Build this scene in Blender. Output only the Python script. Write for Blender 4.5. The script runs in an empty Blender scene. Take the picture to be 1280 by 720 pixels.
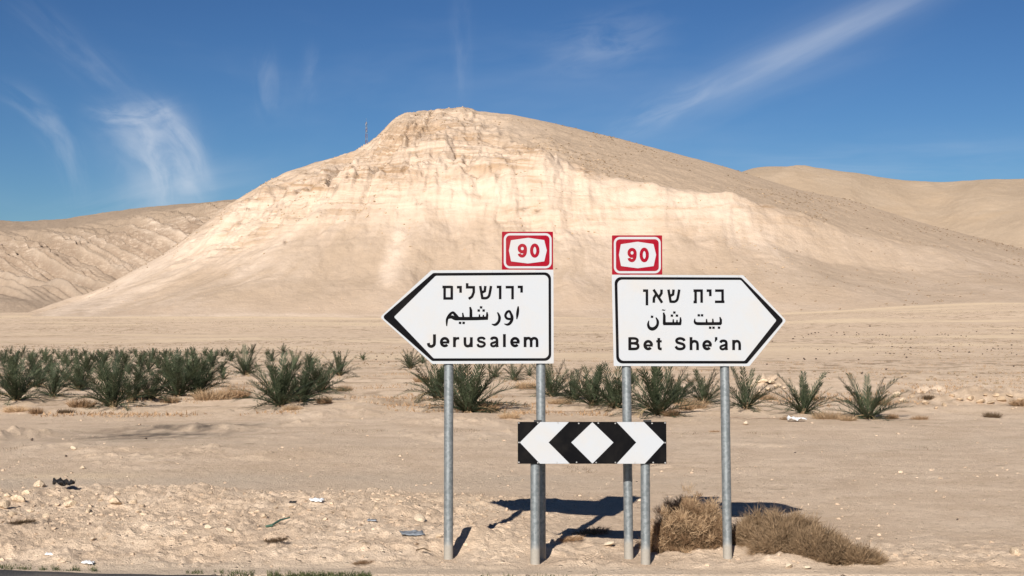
import bpy, bmesh, math, random
import numpy as np
from mathutils import Vector, Matrix
random.seed(11)
rng = np.random.default_rng(11)
S = bpy.context.scene
C = S.collection

# ------------------------------------------------------------------ camera
F = 1778.0                       # focal length in photo pixels (1280 wide)
EYE = Vector((0, 0, 1.69))
PITCH = math.atan(70 / F)
cd = bpy.data.cameras.new('camera'); cam = bpy.data.objects.new('camera', cd); C.objects.link(cam)
cd.sensor_width = 36; cd.lens = 36 * F / 1280
cd.clip_start = 0.1; cd.clip_end = 20000
cam.location = EYE; cam.rotation_euler = (math.pi/2 + PITCH, 0, 0)
S.camera = cam
CP, SP = math.cos(PITCH), math.sin(PITCH)
def at(px, py, Y):
    """world point seen at photo pixel (px,py) standing at distance Y"""
    u = (px - 640) / F; v = (360 - py) / F
    d = Vector((u, CP - v*SP, SP + v*CP))
    return EYE + d * (Y / d.y)

# ------------------------------------------------------------------ light
SUN_EL, SUN_AZ = math.radians(28), math.radians(193.5)
to_sun = Vector((math.sin(SUN_AZ)*math.cos(SUN_EL), math.cos(SUN_AZ)*math.cos(SUN_EL), math.sin(SUN_EL)))
sl = bpy.data.lights.new('sun', 'SUN'); sl.energy = 4.3; sl.angle = math.radians(0.5); sl.color = (1, .945, .86)
so = bpy.data.objects.new('sun', sl); C.objects.link(so); so.rotation_euler = to_sun.to_track_quat('Z', 'Y').to_euler()
so.location = (-20, -60, 40)
S.view_settings.view_transform = 'Standard'; S.view_settings.look = 'None'
S.view_settings.exposure = 0.80; S.view_settings.gamma = 1

W = bpy.data.worlds.new('World'); S.world = W; W.use_nodes = True
class NT:
    def __init__(s, t): s.t = t; s.t.nodes.clear()
    def n(s, typ, ins=None, **kw):
        nd = s.t.nodes.new(typ)
        for k, v in kw.items(): setattr(nd, k, v)
        for k, v in (ins or {}).items():
            if isinstance(v, bpy.types.NodeSocket): s.t.links.new(v, nd.inputs[k])
            else: nd.inputs[k].default_value = v
        return nd
    def m(s, op, a, b=0.0, c=0.0, clamp=False):
        nd = s.n('ShaderNodeMath', {0: a, 1: b, 2: c}, operation=op); nd.use_clamp = clamp; return nd.outputs[0]
    def vm(s, op, a, b=(0, 0, 0)):
        return s.n('ShaderNodeVectorMath', {0: a, 1: b}, operation=op)
    def noise(s, vec, scale, detail=4, rough=.55, dist=0.0):
        return s.n('ShaderNodeTexNoise', {'Vector': vec, 'Scale': scale, 'Detail': detail, 'Roughness': rough, 'Distortion': dist}).outputs['Fac']
    def ramp(s, f, lo, hi, a=0.0, b=1.0):
        return s.n('ShaderNodeMapRange', {0: f, 1: lo, 2: hi, 3: a, 4: b}, interpolation_type='SMOOTHSTEP').outputs[0]
    def mix(s, f, a, b, mode='MIX'):
        nd = s.n('ShaderNodeMix', data_type='RGBA', blend_type=mode)
        for i, v in ((0, f), (6, a), (7, b)):
            if isinstance(v, bpy.types.NodeSocket): s.t.links.new(v, nd.inputs[i])
            else: nd.inputs[i].default_value = (*v, 1) if isinstance(v, tuple) and len(v) == 3 else v
        return nd.outputs[2]

w = NT(W.node_tree)
sky = w.n('ShaderNodeTexSky', sky_type='NISHITA', sun_disc=False, sun_elevation=SUN_EL, sun_rotation=SUN_AZ)
sky.altitude = 0; sky.air_density = 1.0; sky.dust_density = 0.15; sky.ozone_density = 5.0
gen = w.n('ShaderNodeTexCoord').outputs['Generated']
skyc = w.n('ShaderNodeGamma', {0: w.mix(1.0, sky.outputs[0], (.115, .115, .115), 'MULTIPLY'), 1: 1.55}).outputs[0]
skyc = w.mix(1.0, skyc, (6.6, 6.75, 6.8), 'MULTIPLY')
# high cirrus: azimuth / elevation of each wisp in degrees, built on the view direction from the ground
sep = w.n('ShaderNodeSeparateXYZ', {0: gen})
az = w.m('MULTIPLY', w.m('ARCTAN2', sep.outputs[0], sep.outputs[1]), 57.2958)
el = w.m('MULTIPLY', w.m('ARCSINE', sep.outputs[2]), 57.2958)
def deg(px, py):
    d = at(px, py, 1) - EYE
    return math.degrees(math.atan2(d.x, d.y)), math.degrees(math.asin(d.normalized().z))
cloud = None
def wisp(p0, p1, width, amount, stretch=5.0, fine=1.2, seed=0.0, curve=0.0, soft=.30):
    """a streak of cirrus from p0 to p1 (photo pixels turned to sky angles)"""
    global cloud
    a0, e0 = deg(*p0); a1, e1 = deg(*p1)
    cx, cy = (a0+a1)/2, (e0+e1)/2; L = math.hypot(a1-a0, e1-e0)/2; t = math.atan2(e1-e0, a1-a0)
    dx = w.m('SUBTRACT', az, cx); dy = w.m('SUBTRACT', el, cy)
    s_ = w.m('ADD', w.m('MULTIPLY', dx, math.cos(t)), w.m('MULTIPLY', dy, math.sin(t)))
    n_ = w.m('SUBTRACT', w.m('MULTIPLY', dy, math.cos(t)), w.m('MULTIPLY', dx, math.sin(t)))
    if curve: n_ = w.m('ADD', n_, w.m('MULTIPLY', w.m('MULTIPLY', s_, s_), curve))
    vec = w.n('ShaderNodeCombineXYZ', {0: w.m('DIVIDE', s_, stretch), 1: n_, 2: seed}).outputs[0]
    warp = w.noise(vec, .55, 3, .5)
    n2 = w.m('ADD', n_, w.m('MULTIPLY', w.m('SUBTRACT', warp, .5), width*1.2))
    g1 = w.m('EXPONENT', w.m('MULTIPLY', w.m('MULTIPLY', w.m('DIVIDE', n2, width), w.m('DIVIDE', n2, width)), -1))
    g2 = w.m('EXPONENT', w.m('MULTIPLY', w.m('POWER', w.m('ABSOLUTE', w.m('DIVIDE', s_, L)), 3), -1))
    vec2 = w.n('ShaderNodeCombineXYZ', {0: w.m('DIVIDE', s_, stretch), 1: n2, 2: seed+3}).outputs[0]
    f = w.ramp(w.noise(vec2, fine, 5, .54, .5), soft, .75)
    v = w.m('MULTIPLY', w.m('MULTIPLY', g1, g2), w.m('MULTIPLY', f, amount))
    cloud = v if cloud is None else w.m('ADD', cloud, v)
wisp((860, 130), (1190, -30), 0.62, .34, 9, .8, 1.0, 0, .05)
wisp((870, 120), (1130, 10), 1.3, .13, 7, 1.0, 31.0, 0, .2)
wisp((770, 165), (900, 105), 0.5, .2, 4, 2.0, 9.0)
wisp((165, 140), (235, 262), 1.25, .48, 1.7, 1.0, 2.0, .05, .12)
wisp((190, 150), (215, 262), 1.5, .20, 1.5, .8, 32.0, 0, .1)
wisp((120, 150), (215, 150), .55, .36, 3, 2.0, 12.0, -.08)
wisp((185, 120), (262, 215), .4, .3, 4, 2.2, 22.0, .1)
wisp((20, 100), (112, 225), .5, .22, 3, 1.4, 3.0, .1)
wisp((30, 10), (165, 130), .6, .12, 5, 1.4, 4.0)
wisp((574, -10), (576, 125), .35, .13, 5, 1.2, 5.0)
wisp((333, 70), (338, 145), .45, .14, 3, 1.5, 6.0, -.05)
wisp((392, 60), (384, 125), .3, .09, 3, 1.5, 7.0)
wisp((680, 70), (830, 40), .9, .17, 3, 1.4, 8.0)
wisp((60, 285), (330, 215), .9, .16, 6, 1.2, 14.0)
wisp((900, 210), (1300, 195), .8, .15, 8, 1.2, 15.0)
veil = w.m('MULTIPLY', w.ramp(w.noise(w.n('ShaderNodeMapping', {0: gen, 3: (1, 1, 3)}).outputs[0], 3.0, 5, .6, .3), .5, .8), .10)
cloud = w.m('ADD', cloud, veil)
cloud = w.m('MULTIPLY', w.m('MINIMUM', cloud, .85), w.ramp(el, -1.0, 2.0))
skyf = w.mix(cloud, skyc, (8.0, 8.6, 9.6))
bg = w.n('ShaderNodeBackground', {'Color': skyf, 'Strength': 0.050})
w.n('ShaderNodeOutputWorld', {0: bg.outputs[0]})
W.cycles.sampling_method = 'MANUAL'; W.cycles.sample_map_resolution = 512

# ------------------------------------------------------------------ naming helpers
def tag(o, label=None, cat=None, group=None, kind=None):
    if label: o['label'] = label
    if cat: o['category'] = cat
    if group: o['group'] = group
    if kind: o['kind'] = kind
    return o
def empty(name, loc, rot=(0, 0, 0)):
    o = bpy.data.objects.new(name, None); o.empty_display_size = .2
    o.location = loc; o.rotation_euler = rot; C.objects.link(o); return o
def link(name, me, parent=None, loc=(0, 0, 0), rot=(0, 0, 0), scale=(1, 1, 1)):
    o = bpy.data.objects.new(name, me); o.location = loc; o.rotation_euler = rot; o.scale = scale
    C.objects.link(o)
    if parent: o.parent = parent
    return o
def mesh(name, verts, faces, mat, smooth=False):
    me = bpy.data.meshes.new(name); me.from_pydata([tuple(v) for v in verts], [], faces)
    me.materials.append(mat)
    if smooth: me.polygons.foreach_set('use_smooth', [True]*len(me.polygons))
    me.update(); return me
def np_mesh(name, V, Fq, mat, smooth=True):
    me = bpy.data.meshes.new(name); n = Fq.shape[1]
    me.vertices.add(len(V)); me.vertices.foreach_set('co', V.astype(np.float32).ravel())
    me.loops.add(Fq.size); me.loops.foreach_set('vertex_index', Fq.astype(np.int32).ravel())
    me.polygons.add(len(Fq)); me.polygons.foreach_set('loop_start', np.arange(0, Fq.size, n, dtype=np.int32))
    me.polygons.foreach_set('use_smooth', np.full(len(Fq), smooth))
    me.materials.append(mat); me.update(calc_edges=True); me.validate(); return me
def grid_faces(R, Cn):
    i = np.arange(R-1)[:, None]*Cn + np.arange(Cn-1)[None, :]
    return np.stack([i, i+1, i+Cn+1, i+Cn], -1).reshape(-1, 4)
def attr(me, name, arr):
    a = me.attributes.new(name, 'FLOAT', 'POINT'); a.data.foreach_set('value', arr.astype(np.float32).ravel())

# ------------------------------------------------------------------ numpy noise
_P = rng.permutation(4096); _G = rng.random(4096)*2*np.pi; _GX, _GY = np.cos(_G), np.sin(_G)
def perlin(x, y, seed=0):
    x = np.asarray(x, float) + seed*17.31; y = np.asarray(y, float) - seed*9.77
    xi = np.floor(x).astype(np.int64); yi = np.floor(y).astype(np.int64); xf = x-xi; yf = y-yi
    def g(ix, iy, dx, dy):
        h = _P[(_P[ix & 4095] + iy) & 4095]; return _GX[h]*dx + _GY[h]*dy
    u = xf**3*(xf*(xf*6-15)+10); v = yf**3*(yf*(yf*6-15)+10)
    a = g(xi, yi, xf, yf); b = g(xi+1, yi, xf-1, yf); c = g(xi, yi+1, xf, yf-1); d = g(xi+1, yi+1, xf-1, yf-1)
    return ((a*(1-u)+b*u)*(1-v) + (c*(1-u)+d*u)*v)*1.5
def fbm(x, y, o=4, seed=0, rough=.5):
    s = 0; a = 1; t = 0
    for i in range(o): s = s + a*perlin(x*2**i, y*2**i, seed+i); t += a; a *= rough
    return s/t
def ridged(x, y, o=4, seed=0, rough=.5):
    s = 0; a = 1; t = 0
    for i in range(o): s = s + a*(1-np.abs(perlin(x*2**i, y*2**i, seed+i))*1.6); t += a; a *= rough
    return s/t
def sstep(a, b, x): t = np.clip((x-a)/(b-a), 0, 1); return t*t*(3-2*t)
def worley(x, y, seed=0):
    """distance to the nearest scattered point and that point's random value"""
    x = np.asarray(x, float); y = np.asarray(y, float); xi = np.floor(x).astype(np.int64); yi = np.floor(y).astype(np.int64)
    best = np.full(x.shape, 9.0); val = np.zeros(x.shape)
    for dx in (-1, 0, 1):
        for dy in (-1, 0, 1):
            cx, cy = xi+dx, yi+dy
            h = _P[(_P[(cx+seed*31) & 4095] + cy) & 4095]; h2 = _P[(h+77+seed) & 4095]; h3 = _P[(h2+991) & 4095]
            d = np.hypot(x-(cx+h/4096), y-(cy+h2/4096)); mk = d < best
            best = np.where(mk, d, best); val = np.where(mk, h3/4096, val)
    return best, val

# ------------------------------------------------------------------ materials
def new_mat(name):
    m = bpy.data.materials.new(name); m.use_nodes = True; return m, NT(m.node_tree)
def out(t, col, rough=.9, bump=None, metallic=0.0, spec=.2, **kw):
    ins = {'Base Color': col if not isinstance(col, tuple) else (*col[:3], 1), 'Roughness': rough, 'Metallic': metallic, 'Specular IOR Level': spec}
    if bump is not None: ins['Normal'] = bump
    p = t.n('ShaderNodeBsdfPrincipled', ins); t.n('ShaderNodeOutputMaterial', {0: p.outputs[0]}); return p
def bump(t, h, strength, dist): return t.n('ShaderNodeBump', {'Strength': strength, 'Distance': dist, 'Height': h}).outputs[0]
def A(t, name): return t.n('ShaderNodeAttribute', attribute_name=name).outputs['Fac']

def simple(name, col, rough=.8, var=.15, scale=20, metallic=0.0, spec=.2, bs=0.0, bd=.01, spread=None):
    m, t = new_mat(name); tc = t.n('ShaderNodeTexCoord').outputs['Object']
    n = t.noise(tc, scale, 4)
    dark = tuple(c*(1-var) for c in col); lite = tuple(min(1, c*(1+var)) for c in (spread or col))
    c = t.mix(t.ramp(n, .3, .7), dark, lite)
    if spread or True:
        rn = t.n('ShaderNodeObjectInfo').outputs['Random']
        c = t.mix(t.ramp(rn, 0, 1, 0, .18), c, tuple(x*.6 for x in col))
    out(t, c, rough, bump(t, n, bs, bd) if bs else None, metallic, spec); return m

def ground_mat():
    m, t = new_mat('desert_ground'); pos = t.n('ShaderNodeNewGeometry').outputs['Position']
    big = t.noise(pos, .09, 5, .6, .4); mid = t.noise(pos, 1.1, 6, .65, .3); fin = t.noise(pos, 13, 6, .7); grit = t.noise(pos, 60, 3, .7)
    c = t.mix(t.ramp(mid, .34, .68), (.57, .43, .312), (.70, .55, .415))
    c = t.mix(t.ramp(big, .42, .66, 0, .45), c, (.58, .43, .30))
    c = t.mix(t.ramp(fin, .30, .47, .75, 0), c, (.34, .25, .175))
    c = t.mix(t.ramp(t.noise(pos, 4.0, 7, .75, .6), .52, .66, 0, .45), c, (.42, .31, .22))
    c = t.mix(t.ramp(fin, .58, .78, 0, .45), c, (.72, .56, .40))
    fv = t.noise(t.n('ShaderNodeMapping', {0: pos, 3: (.4, 1, 1)}).outputs[0], .035, 7, .7, .5)
    c = t.mix(t.ramp(fv, .50, .64, 0, .38), c, (.43, .32, .22))
    c = t.mix(t.m('MULTIPLY', A(t, 'scrub'), t.ramp(t.noise(t.n('ShaderNodeMapping', {0: pos, 3: (1, .35, 1)}).outputs[0], .40, 6, .75), .50, .60)), c, (.30, .215, .145))
    c = t.mix(A(t, 'track'), c, (.53, .425, .325))              # compacted grey gravel of the dirt track
    c = t.mix(A(t, 'dark'), c, (.17, .135, .105))                # dark gravel spill
    c = t.mix(A(t, 'pale'), c, (.68, .53, .37))
    # stones: small cells of their own tint
    vo = t.n('ShaderNodeTexVoronoi', {'Vector': pos, 'Scale': 16.0, 'Randomness': 1.0})
    rnd = t.n('ShaderNodeSeparateColor', {0: vo.outputs['Color']})
    st = t.m('MULTIPLY', t.ramp(vo.outputs['Distance'], .16, .30, 1, 0), t.m('GREATER_THAN', rnd.outputs[0], .80))
    st = t.m('MULTIPLY', st, A(t, 'stony'))
    c = t.mix(t.m('MULTIPLY', st, .6), c, t.mix(rnd.outputs[1], (.26, .20, .15), (.66, .56, .45)))
    for sc_, lo_, amt_ in ((26.0, .86, .5), (7.0, .84, .55), (1.6, .80, .55)):
        v_ = t.n('ShaderNodeTexVoronoi', {'Vector': pos, 'Scale': sc_}); r_ = t.n('ShaderNodeSeparateColor', {0: v_.outputs['Color']})
        k_ = t.m('MULTIPLY', t.ramp(v_.outputs['Distance'], .12, .26, 1, 0), t.m('GREATER_THAN', r_.outputs[0], lo_))
        k_ = t.m('MULTIPLY', k_, t.ramp(t.noise(pos, .35, 4, .7), .42, .60))
        c = t.mix(t.m('MULTIPLY', k_, amt_), c, (.24, .17, .115))
    h = t.m('ADD', t.m('MULTIPLY', fin, .6), t.m('ADD', t.m('MULTIPLY', grit, .45), t.m('MULTIPLY', st, .5)))
    out(t, c, .95, bump(t, h, .95, .045), 0, .06); return m

def hill_mat(name, cream, brown, grey, tint=None):
    """desert marl: attributes cliff (banded rock), stony (brown stone-strewn slope), scree (loose pale talus; painted ravine shade on the range)"""
    m, t = new_mat(name); pos = t.n('ShaderNodeNewGeometry').outputs['Position']
    big = t.noise(pos, .011, 5, .6, .5); mid = t.noise(pos, .06, 7, .68, .4); fin = t.noise(pos, .35, 5, .7)
    c = t.mix(t.ramp(mid, .36, .66), tuple(x*.86 for x in cream), cream)
    c = t.mix(t.ramp(big, .40, .62, 0, .55), c, tuple(x*y for x, y in zip(cream, (.86, .81, .74))))
    # pale and stained scree down the fall line; painted ravine shade on the range
    c = t.mix(t.ramp(t.noise(pos, .3, 8, .8, .2), .50, .62, 0, .42), c, brown)
    sk = t.noise(t.n('ShaderNodeCombineXYZ', {0: A(t, 'fall'), 1: t.m('MULTIPLY', A(t, 'run'), .016), 2: 0.0}).outputs[0], 1.0, 5, .6, .35)
    c = t.mix(t.m('MULTIPLY', t.ramp(sk, .44, .60), t.m('MULTIPLY', A(t, 'scree'), .68)), c, brown)
    # rock bands
    sx = t.n('ShaderNodeSeparateXYZ', {0: pos})
    zz = t.m('ADD', sx.outputs[2], t.m('MULTIPLY', t.m('SUBTRACT', big, .5), 26))
    bv = t.n('ShaderNodeCombineXYZ', {0: t.m('MULTIPLY', sx.outputs[0], .012), 1: t.m('MULTIPLY', sx.outputs[1], .012), 2: t.m('MULTIPLY', zz, .33)}).outputs[0]
    band = t.noise(bv, 1.0, 6, .72, .15)
    patch = t.ramp(t.noise(pos, .03, 4, .6, .5), .40, .60)
    c = t.mix(t.m('MULTIPLY', t.m('MULTIPLY', A(t, 'cliff'), patch), t.ramp(band, .46, .60)), c, grey)
    c = t.mix(t.m('MULTIPLY', A(t, 'cliff'), t.ramp(band, .54, .38, 0, .8)), c, tuple(min(.8, x*1.22) for x in cream))
    brk = t.ramp(t.noise(t.n('ShaderNodeMapping', {0: pos, 3: (.5, .5, 2.2)}).outputs[0], .2, 8, .78, .3), .40, .53)
    c = t.mix(t.m('MULTIPLY', A(t, 'tan_bed'), .95), c, tuple(x*.95 for x in brown))
    c = t.mix(t.m('MULTIPLY', A(t, 'pale_bed'), t.ramp(mid, .3, .6, .35, .95)), c, tuple(min(.8, x*y) for x, y in zip(cream, (1.14, 1.16, 1.18))))
    c = t.mix(t.m('MULTIPLY', A(t, 'rust_shade_bed'), t.m('MULTIPLY', brk, .95)), c, grey)
    c = t.mix(t.m('MULTIPLY', A(t, 'dark_bed'), brk), c, (.12, .08, .055))
    # stone-strewn slopes with dark specks
    c2 = t.mix(t.ramp(fin, .32, .62), tuple(x*.80 for x in brown), brown)
    vo = t.n('ShaderNodeTexVoronoi', {'Vector': pos, 'Scale': .22})
    rnd = t.n('ShaderNodeSeparateColor', {0: vo.outputs['Color']})
    sp = t.m('MULTIPLY', t.ramp(vo.outputs['Distance'], .10, .24, 1, 0), t.m('GREATER_THAN', rnd.outputs[0], .62))
    sp = t.m('MULTIPLY', sp, t.ramp(t.noise(pos, .02, 3, .6), .45, .6))
    c2 = t.mix(t.m('MULTIPLY', sp, .6), c2, (.15, .11, .08))
    c = t.mix(A(t, 'stony'), c, c2)
    h = t.m('ADD', t.m('MULTIPLY', mid, .6), t.m('ADD', t.m('MULTIPLY', fin, .30), t.m('MULTIPLY', t.m('MULTIPLY', band, A(t, 'cliff')), 1.1)))
    h = t.m('ADD', h, t.m('MULTIPLY', t.m('MULTIPLY', sk, A(t, 'scree')), .55))
    out(t, c, .95, bump(t, h, .7, 2.6), 0, .08); return m

M = {}
M['ground'] = ground_mat()
M['hill'] = hill_mat('pale_marl_hill', (.51, .40, .312), (.385, .29, .21), (.34, .22, .13))
M['range'] = hill_mat('grey_brown_range', (.48, .385, .305), (.33, .25, .185), (.25, .18, .13))
M['back'] = hill_mat('tan_back_hill', (.455, .35, .255), (.395, .30, .215), (.34, .25, .175))
def asphalt():
    m, t = new_mat('asphalt'); pos = t.n('ShaderNodeNewGeometry').outputs['Position']
    f = t.noise(pos, 90, 4, .7); b = t.noise(pos, 1.5, 4)
    c = t.mix(t.ramp(f, .35, .7), (.055, .052, .050), (.16, .15, .14)); c = t.mix(t.ramp(b, .45, .7, 0, .5), c, (.24, .20, .16))
    out(t, c, .9, bump(t, f, .6, .01)); return m
M['asphalt'] = asphalt()
M['line'] = simple('road_paint', (.7, .68, .62), .7, .1, 8)
def sheet(name, col, rough, dirt=.27, grad=None):
    """retroreflective sign sheeting with faint grime, scratches and dust"""
    m, t = new_mat(name); tc = t.n('ShaderNodeTexCoord').outputs['Object']
    n = t.noise(tc, 3.5, 6, .65, .5); f = t.noise(tc, 45, 4, .7)
    v = t.noise(t.n('ShaderNodeMapping', {0: tc, 3: (14, 14, .9)}).outputs[0], 1.0, 4, .6)
    c = t.mix(t.ramp(n, .40, .75, 0, dirt), (*col,), (.45, .38, .30))
    c = t.mix(t.ramp(v, .55, .80, 0, dirt*.9), c, (.42, .38, .33))
    c = t.mix(t.ramp(f, .66, .78, 0, dirt*1.6), c, (.35, .30, .25))
    out(t, c, rough, bump(t, n, .08, .004), 0, .04); return m
M['white'] = sheet('white_sheeting', (.385, .40, .425), .5)
M['black'] = sheet('black_sheeting', (.0035, .0035, .0045), .7, .015)
M['red'] = sheet('red_sheeting', (.23, .003, .014), .6, .05)
M['boltm'] = simple('rivet_metal', (.45, .44, .43), .5, .2, 50, .6)
def galv():
    m, t = new_mat('galvanised_steel'); tc = t.n('ShaderNodeTexCoord').outputs['Object']
    sp = t.n('ShaderNodeTexVoronoi', {'Vector': tc, 'Scale': 55.0}); g = t.n('ShaderNodeSeparateColor', {0: sp.outputs['Color']}).outputs[0]
    n = t.noise(t.n('ShaderNodeMapping', {0: tc, 3: (9, 9, 1.4)}).outputs[0], 1.6, 6, .65)
    c = t.mix(t.ramp(g, 0, 1), (.185, .205, .215), (.27, .29, .30)); c = t.mix(t.ramp(n, .45, .72, 0, .45), c, (.24, .26, .27))
    z = t.n('ShaderNodeSeparateXYZ', {0: tc}).outputs[2]
    d = t.m('ADD', z, t.m('MULTIPLY', t.m('SUBTRACT', t.noise(tc, 14, 4), .5), .12))
    du = t.ramp(d, .07, .17, 1, 0)
    c = t.mix(t.m('MULTIPLY', du, .7), c, (.30, .26, .21))      # dried mud splashed up from the verge
    met = t.ramp(du, 0, 1, .55, .0)
    out(t, c, t.ramp(n, .3, .7, .42, .58), bump(t, g, .05, .002), met, .4); return m
M['galv'] = galv()
def leafm(name, a, b):
    m, t = new_mat(name); tc = t.n('ShaderNodeTexCoord').outputs['Object']; rn = t.n('ShaderNodeObjectInfo').outputs['Random']
    c = t.mix(t.ramp(t.noise(tc, 28, 3, .7), .38, .62), tuple(x*.7 for x in a), b); c = t.mix(t.ramp(rn, .2, 1, 0, .6), c, tuple(x*.55 for x in a)); c = t.mix(t.ramp(rn, .3, 0, 0, .4), c, tuple(x*1.35 for x in b))
    p = t.n('ShaderNodeBsdfPrincipled', {'Base Color': c, 'Roughness': .6, 'Specular IOR Level': .2})
    tr = t.n('ShaderNodeBsdfTranslucent', {'Color': c}); mx = t.n('ShaderNodeMixShader', {0: .22, 1: p.outputs[0], 2: tr.outputs[0]})
    t.n('ShaderNodeOutputMaterial', {0: mx.outputs[0]}); return m
M['frond'] = leafm('palm_leaf', (.030, .042, .021), (.092, .110, .062))
M['deadfrond'] = leafm('dry_palm_leaf', (.27, .19, .10), (.38, .28, .16))
M['trunk'] = simple('palm_fibre', (.16, .11, .065), .9, .35, 30, bs=.6)
M['straw'] = leafm('dry_brush', (.31, .19, .105), (.46, .30, .175))
M['straw2'] = leafm('pale_dry_brush', (.36, .24, .14), (.50, .35, .215))
M['twig'] = leafm('dark_twig', (.13, .085, .05), (.20, .135, .08))
M['green'] = leafm('green_grass', (.05, .07, .028), (.11, .12, .05))
M['rock'] = simple('limestone', (.48, .365, .25), .95, .22, 9, bs=.7, bd=.02, spread=(.56, .44, .32))
M['clod'] = simple('dry_clod', (.43, .325, .235), .95, .35, 9, bs=.7, bd=.02)
M['scrub'] = simple('scrub_brown', (.27, .20, .13), .95, .3, 3)
M['rockb'] = simple('brown_boulder', (.24, .17, .11), .95, .3, 1)
M['rockt'] = simple('tan_boulder', (.42, .31, .21), .95, .3, 1)
M['rockw'] = simple('white_limestone', (.53, .43, .32), .9, .15, 12, bs=.5, bd=.01)
M['rockd'] = simple('dark_stone', (.095, .07, .055), .9, .3, 6, bs=.4, bd=.02)
M['rubber'] = simple('black_rubber', (.018, .017, .018), .55, .3, 25, spec=.4, bs=.4)
M['plastic'] = simple('grey_plastic', (.20, .22, .25), .45, .3, 15, spec=.4, bs=.3)
M['greenp'] = simple('faded_green_plastic', (.055, .12, .085), .5, .3, 20, spec=.4)
M['rag'] = simple('white_plastic', (.75, .76, .78), .55, .15, 10, spec=.3, bs=.3)
M['hose'] = simple('dark_hose', (.20, .14, .10), .8, .3, 6)
M['mastr'] = simple('mast_red', (.16, .07, .06), .6, .1, 1)
M['mastg'] = simple('mast_grey', (.16, .17, .19), .6, .1, 1)

# ------------------------------------------------------------------ the ground
def berm(x, y):
    """heap of graded rubble along the verge, highest at the left"""
    a = x/np.maximum(y, 1)
    side = sstep(.10, -.08, a)                       # dies out to the right
    edge = 16.6 + .5*perlin(x*.5, y*.1, 3)
    m = sstep(10.9, 12.4, y)*sstep(edge, edge-1.6, y)
    return m*side
def gz(x, y, fine=True):
    x = np.asarray(x, float); y = np.asarray(y, float)
    r = np.maximum(y, 0)
    z = 19.0*np.clip((r-150)/750, 0, None)**1.3
    z = z + .10*fbm(x*.12, y*.06, 3, 5)*sstep(12, 22, r) + .6*fbm(x*.02, y*.012, 3, 8)*sstep(60, 200, r)
    # shallow washes and low rises of the outer plain
    z = z + 8.0*sstep(.08, .36, x/np.maximum(r, 1))*sstep(380, 880, r)
    z = z + 2.0*fbm(x*.006, y*.006, 3, 12)*sstep(250, 600, r)
    b = berm(x, y)
    z = z + b*(.11 + .10*fbm(x*.9, y*.5, 3, 20))
    shoulder = sstep(10.7, 11.0, y)*sstep(12.6, 11.4, y)
    z = z + shoulder*(.020 + .05*fbm(x*1.6, y*2.2, 3, 31))
    # little mounds thrown up where the posts are set
    for mx, my, h, s in MOUNDS:
        z = z + h*np.exp(-((x-mx)**2 + ((y-my)*.8)**2)/(s*s))
    # the planted strip: shallow furrows along the irrigation rows
    strip = sstep(31, 36, r)*sstep(210, 150, r)
    z = z + strip*.07*np.sin(y*1.55 + .6*perlin(x*.1, y*.1, 41))
    if fine:
        amt = .12 + .88*np.clip(b*1.25 + shoulder*.8, 0, 1)
        near = sstep(70, 30, r)*sstep(10.5, 10.8, y)
        wx = x + .1*perlin(x*3, y*3, 51); wy = y + .1*perlin(x*3, y*3, 52)
        d1, v1 = worley(wx*3.2, wy*2.4, 1); d2, v2 = worley(wx*8.5, wy*6.5, 2); d3, v3 = worley(wx*19, wy*15, 3)
        cl = .05*np.clip(.55-d1, 0, 1)*np.where(v1 > .65, v1, .08) + .060*np.clip(.55-d2, 0, 1)*np.where(v2 > .5, v2, .1) + .028*np.clip(.5-d3, 0, 1)*np.where(v3 > .35, v3, .1)
        z = z + near*amt*(cl*1.15 + .030*ridged(x*1.3+.4*y, y*1.5, 5, 60, .6) - .02 + .016*fbm(x*6, y*6, 3, 65))
        z = z + near*.012*fbm(x*4, y*4, 4, 70)
        # heaped spoil here and there on the flat behind
        sp = np.clip(fbm(x*.30, y*.22, 3, 77)-.16, 0, 1)*sstep(18.5, 21, y)*sstep(60, 40, y)
        z = z + sp*(.25 + .6*np.clip(.5-d1, 0, 1)*v1 + .25*np.clip(.5-d2, 0, 1)*v2)
        z = z + HEAP(x, y)
    # the soil is trodden level round the foot of each post
    for mx, my in FEET: z = z*(1-.95*np.exp(-((x-mx)**2 + (np.maximum(np.abs(y-my)-.10, 0))**2)/(.17*.17)))
    return z
def HEAP(x, y):
    s = 0
    for hx, hy, hh, sx_, sy_ in HEAPS:
        e = np.exp(-((x-hx)/sx_)**2 - ((y-hy)/sy_)**2)
        s = s + e*hh*(.7+.8*fbm(x*2.2, y*1.6, 3, 90))
    return s
def gpt(px, py):
    """point on the level ground seen at this pixel"""
    d = at(px, py, 1) - EYE; k = EYE.z/-d.z if d.z < 0 else 300
    return EYE.x + d.x*k, EYE.y + d.y*k
MOUNDS = []
FEET = [((px-640)/F*y_, y_) for px, y_ in ((560.5, 11.2), (669, 10.95), (676.5, 11.2), (789, 11.2), (807, 10.95), (911.5, 11.2))]
for px, py, h, s in ((590, 686, .09, .22), (975, 700, .05, .35), (430, 690, .05, .5)):
    x, y = gpt(px, py); MOUNDS.append((x, y, h, s))
HEAPS = []
for px, py, h, sx_, sy_ in ((1230, 503, .40, 1.7, 1.3), (1130, 500, .35, 1.0, 1.0), (1165, 497, .28, 1.3, 1.0), (950, 484, .55, 1.1, 1.5), (985, 484, .35, .8, 1.5), (250, 537, .16, 1.4, .8), (140, 566, .10, .8, .5), (95, 560, .08, .4, .3), (395, 520, .1, 2.5, 1.5)):
    x, y = gpt(px, py); HEAPS.append((x, y, h, sx_, sy_))

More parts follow.
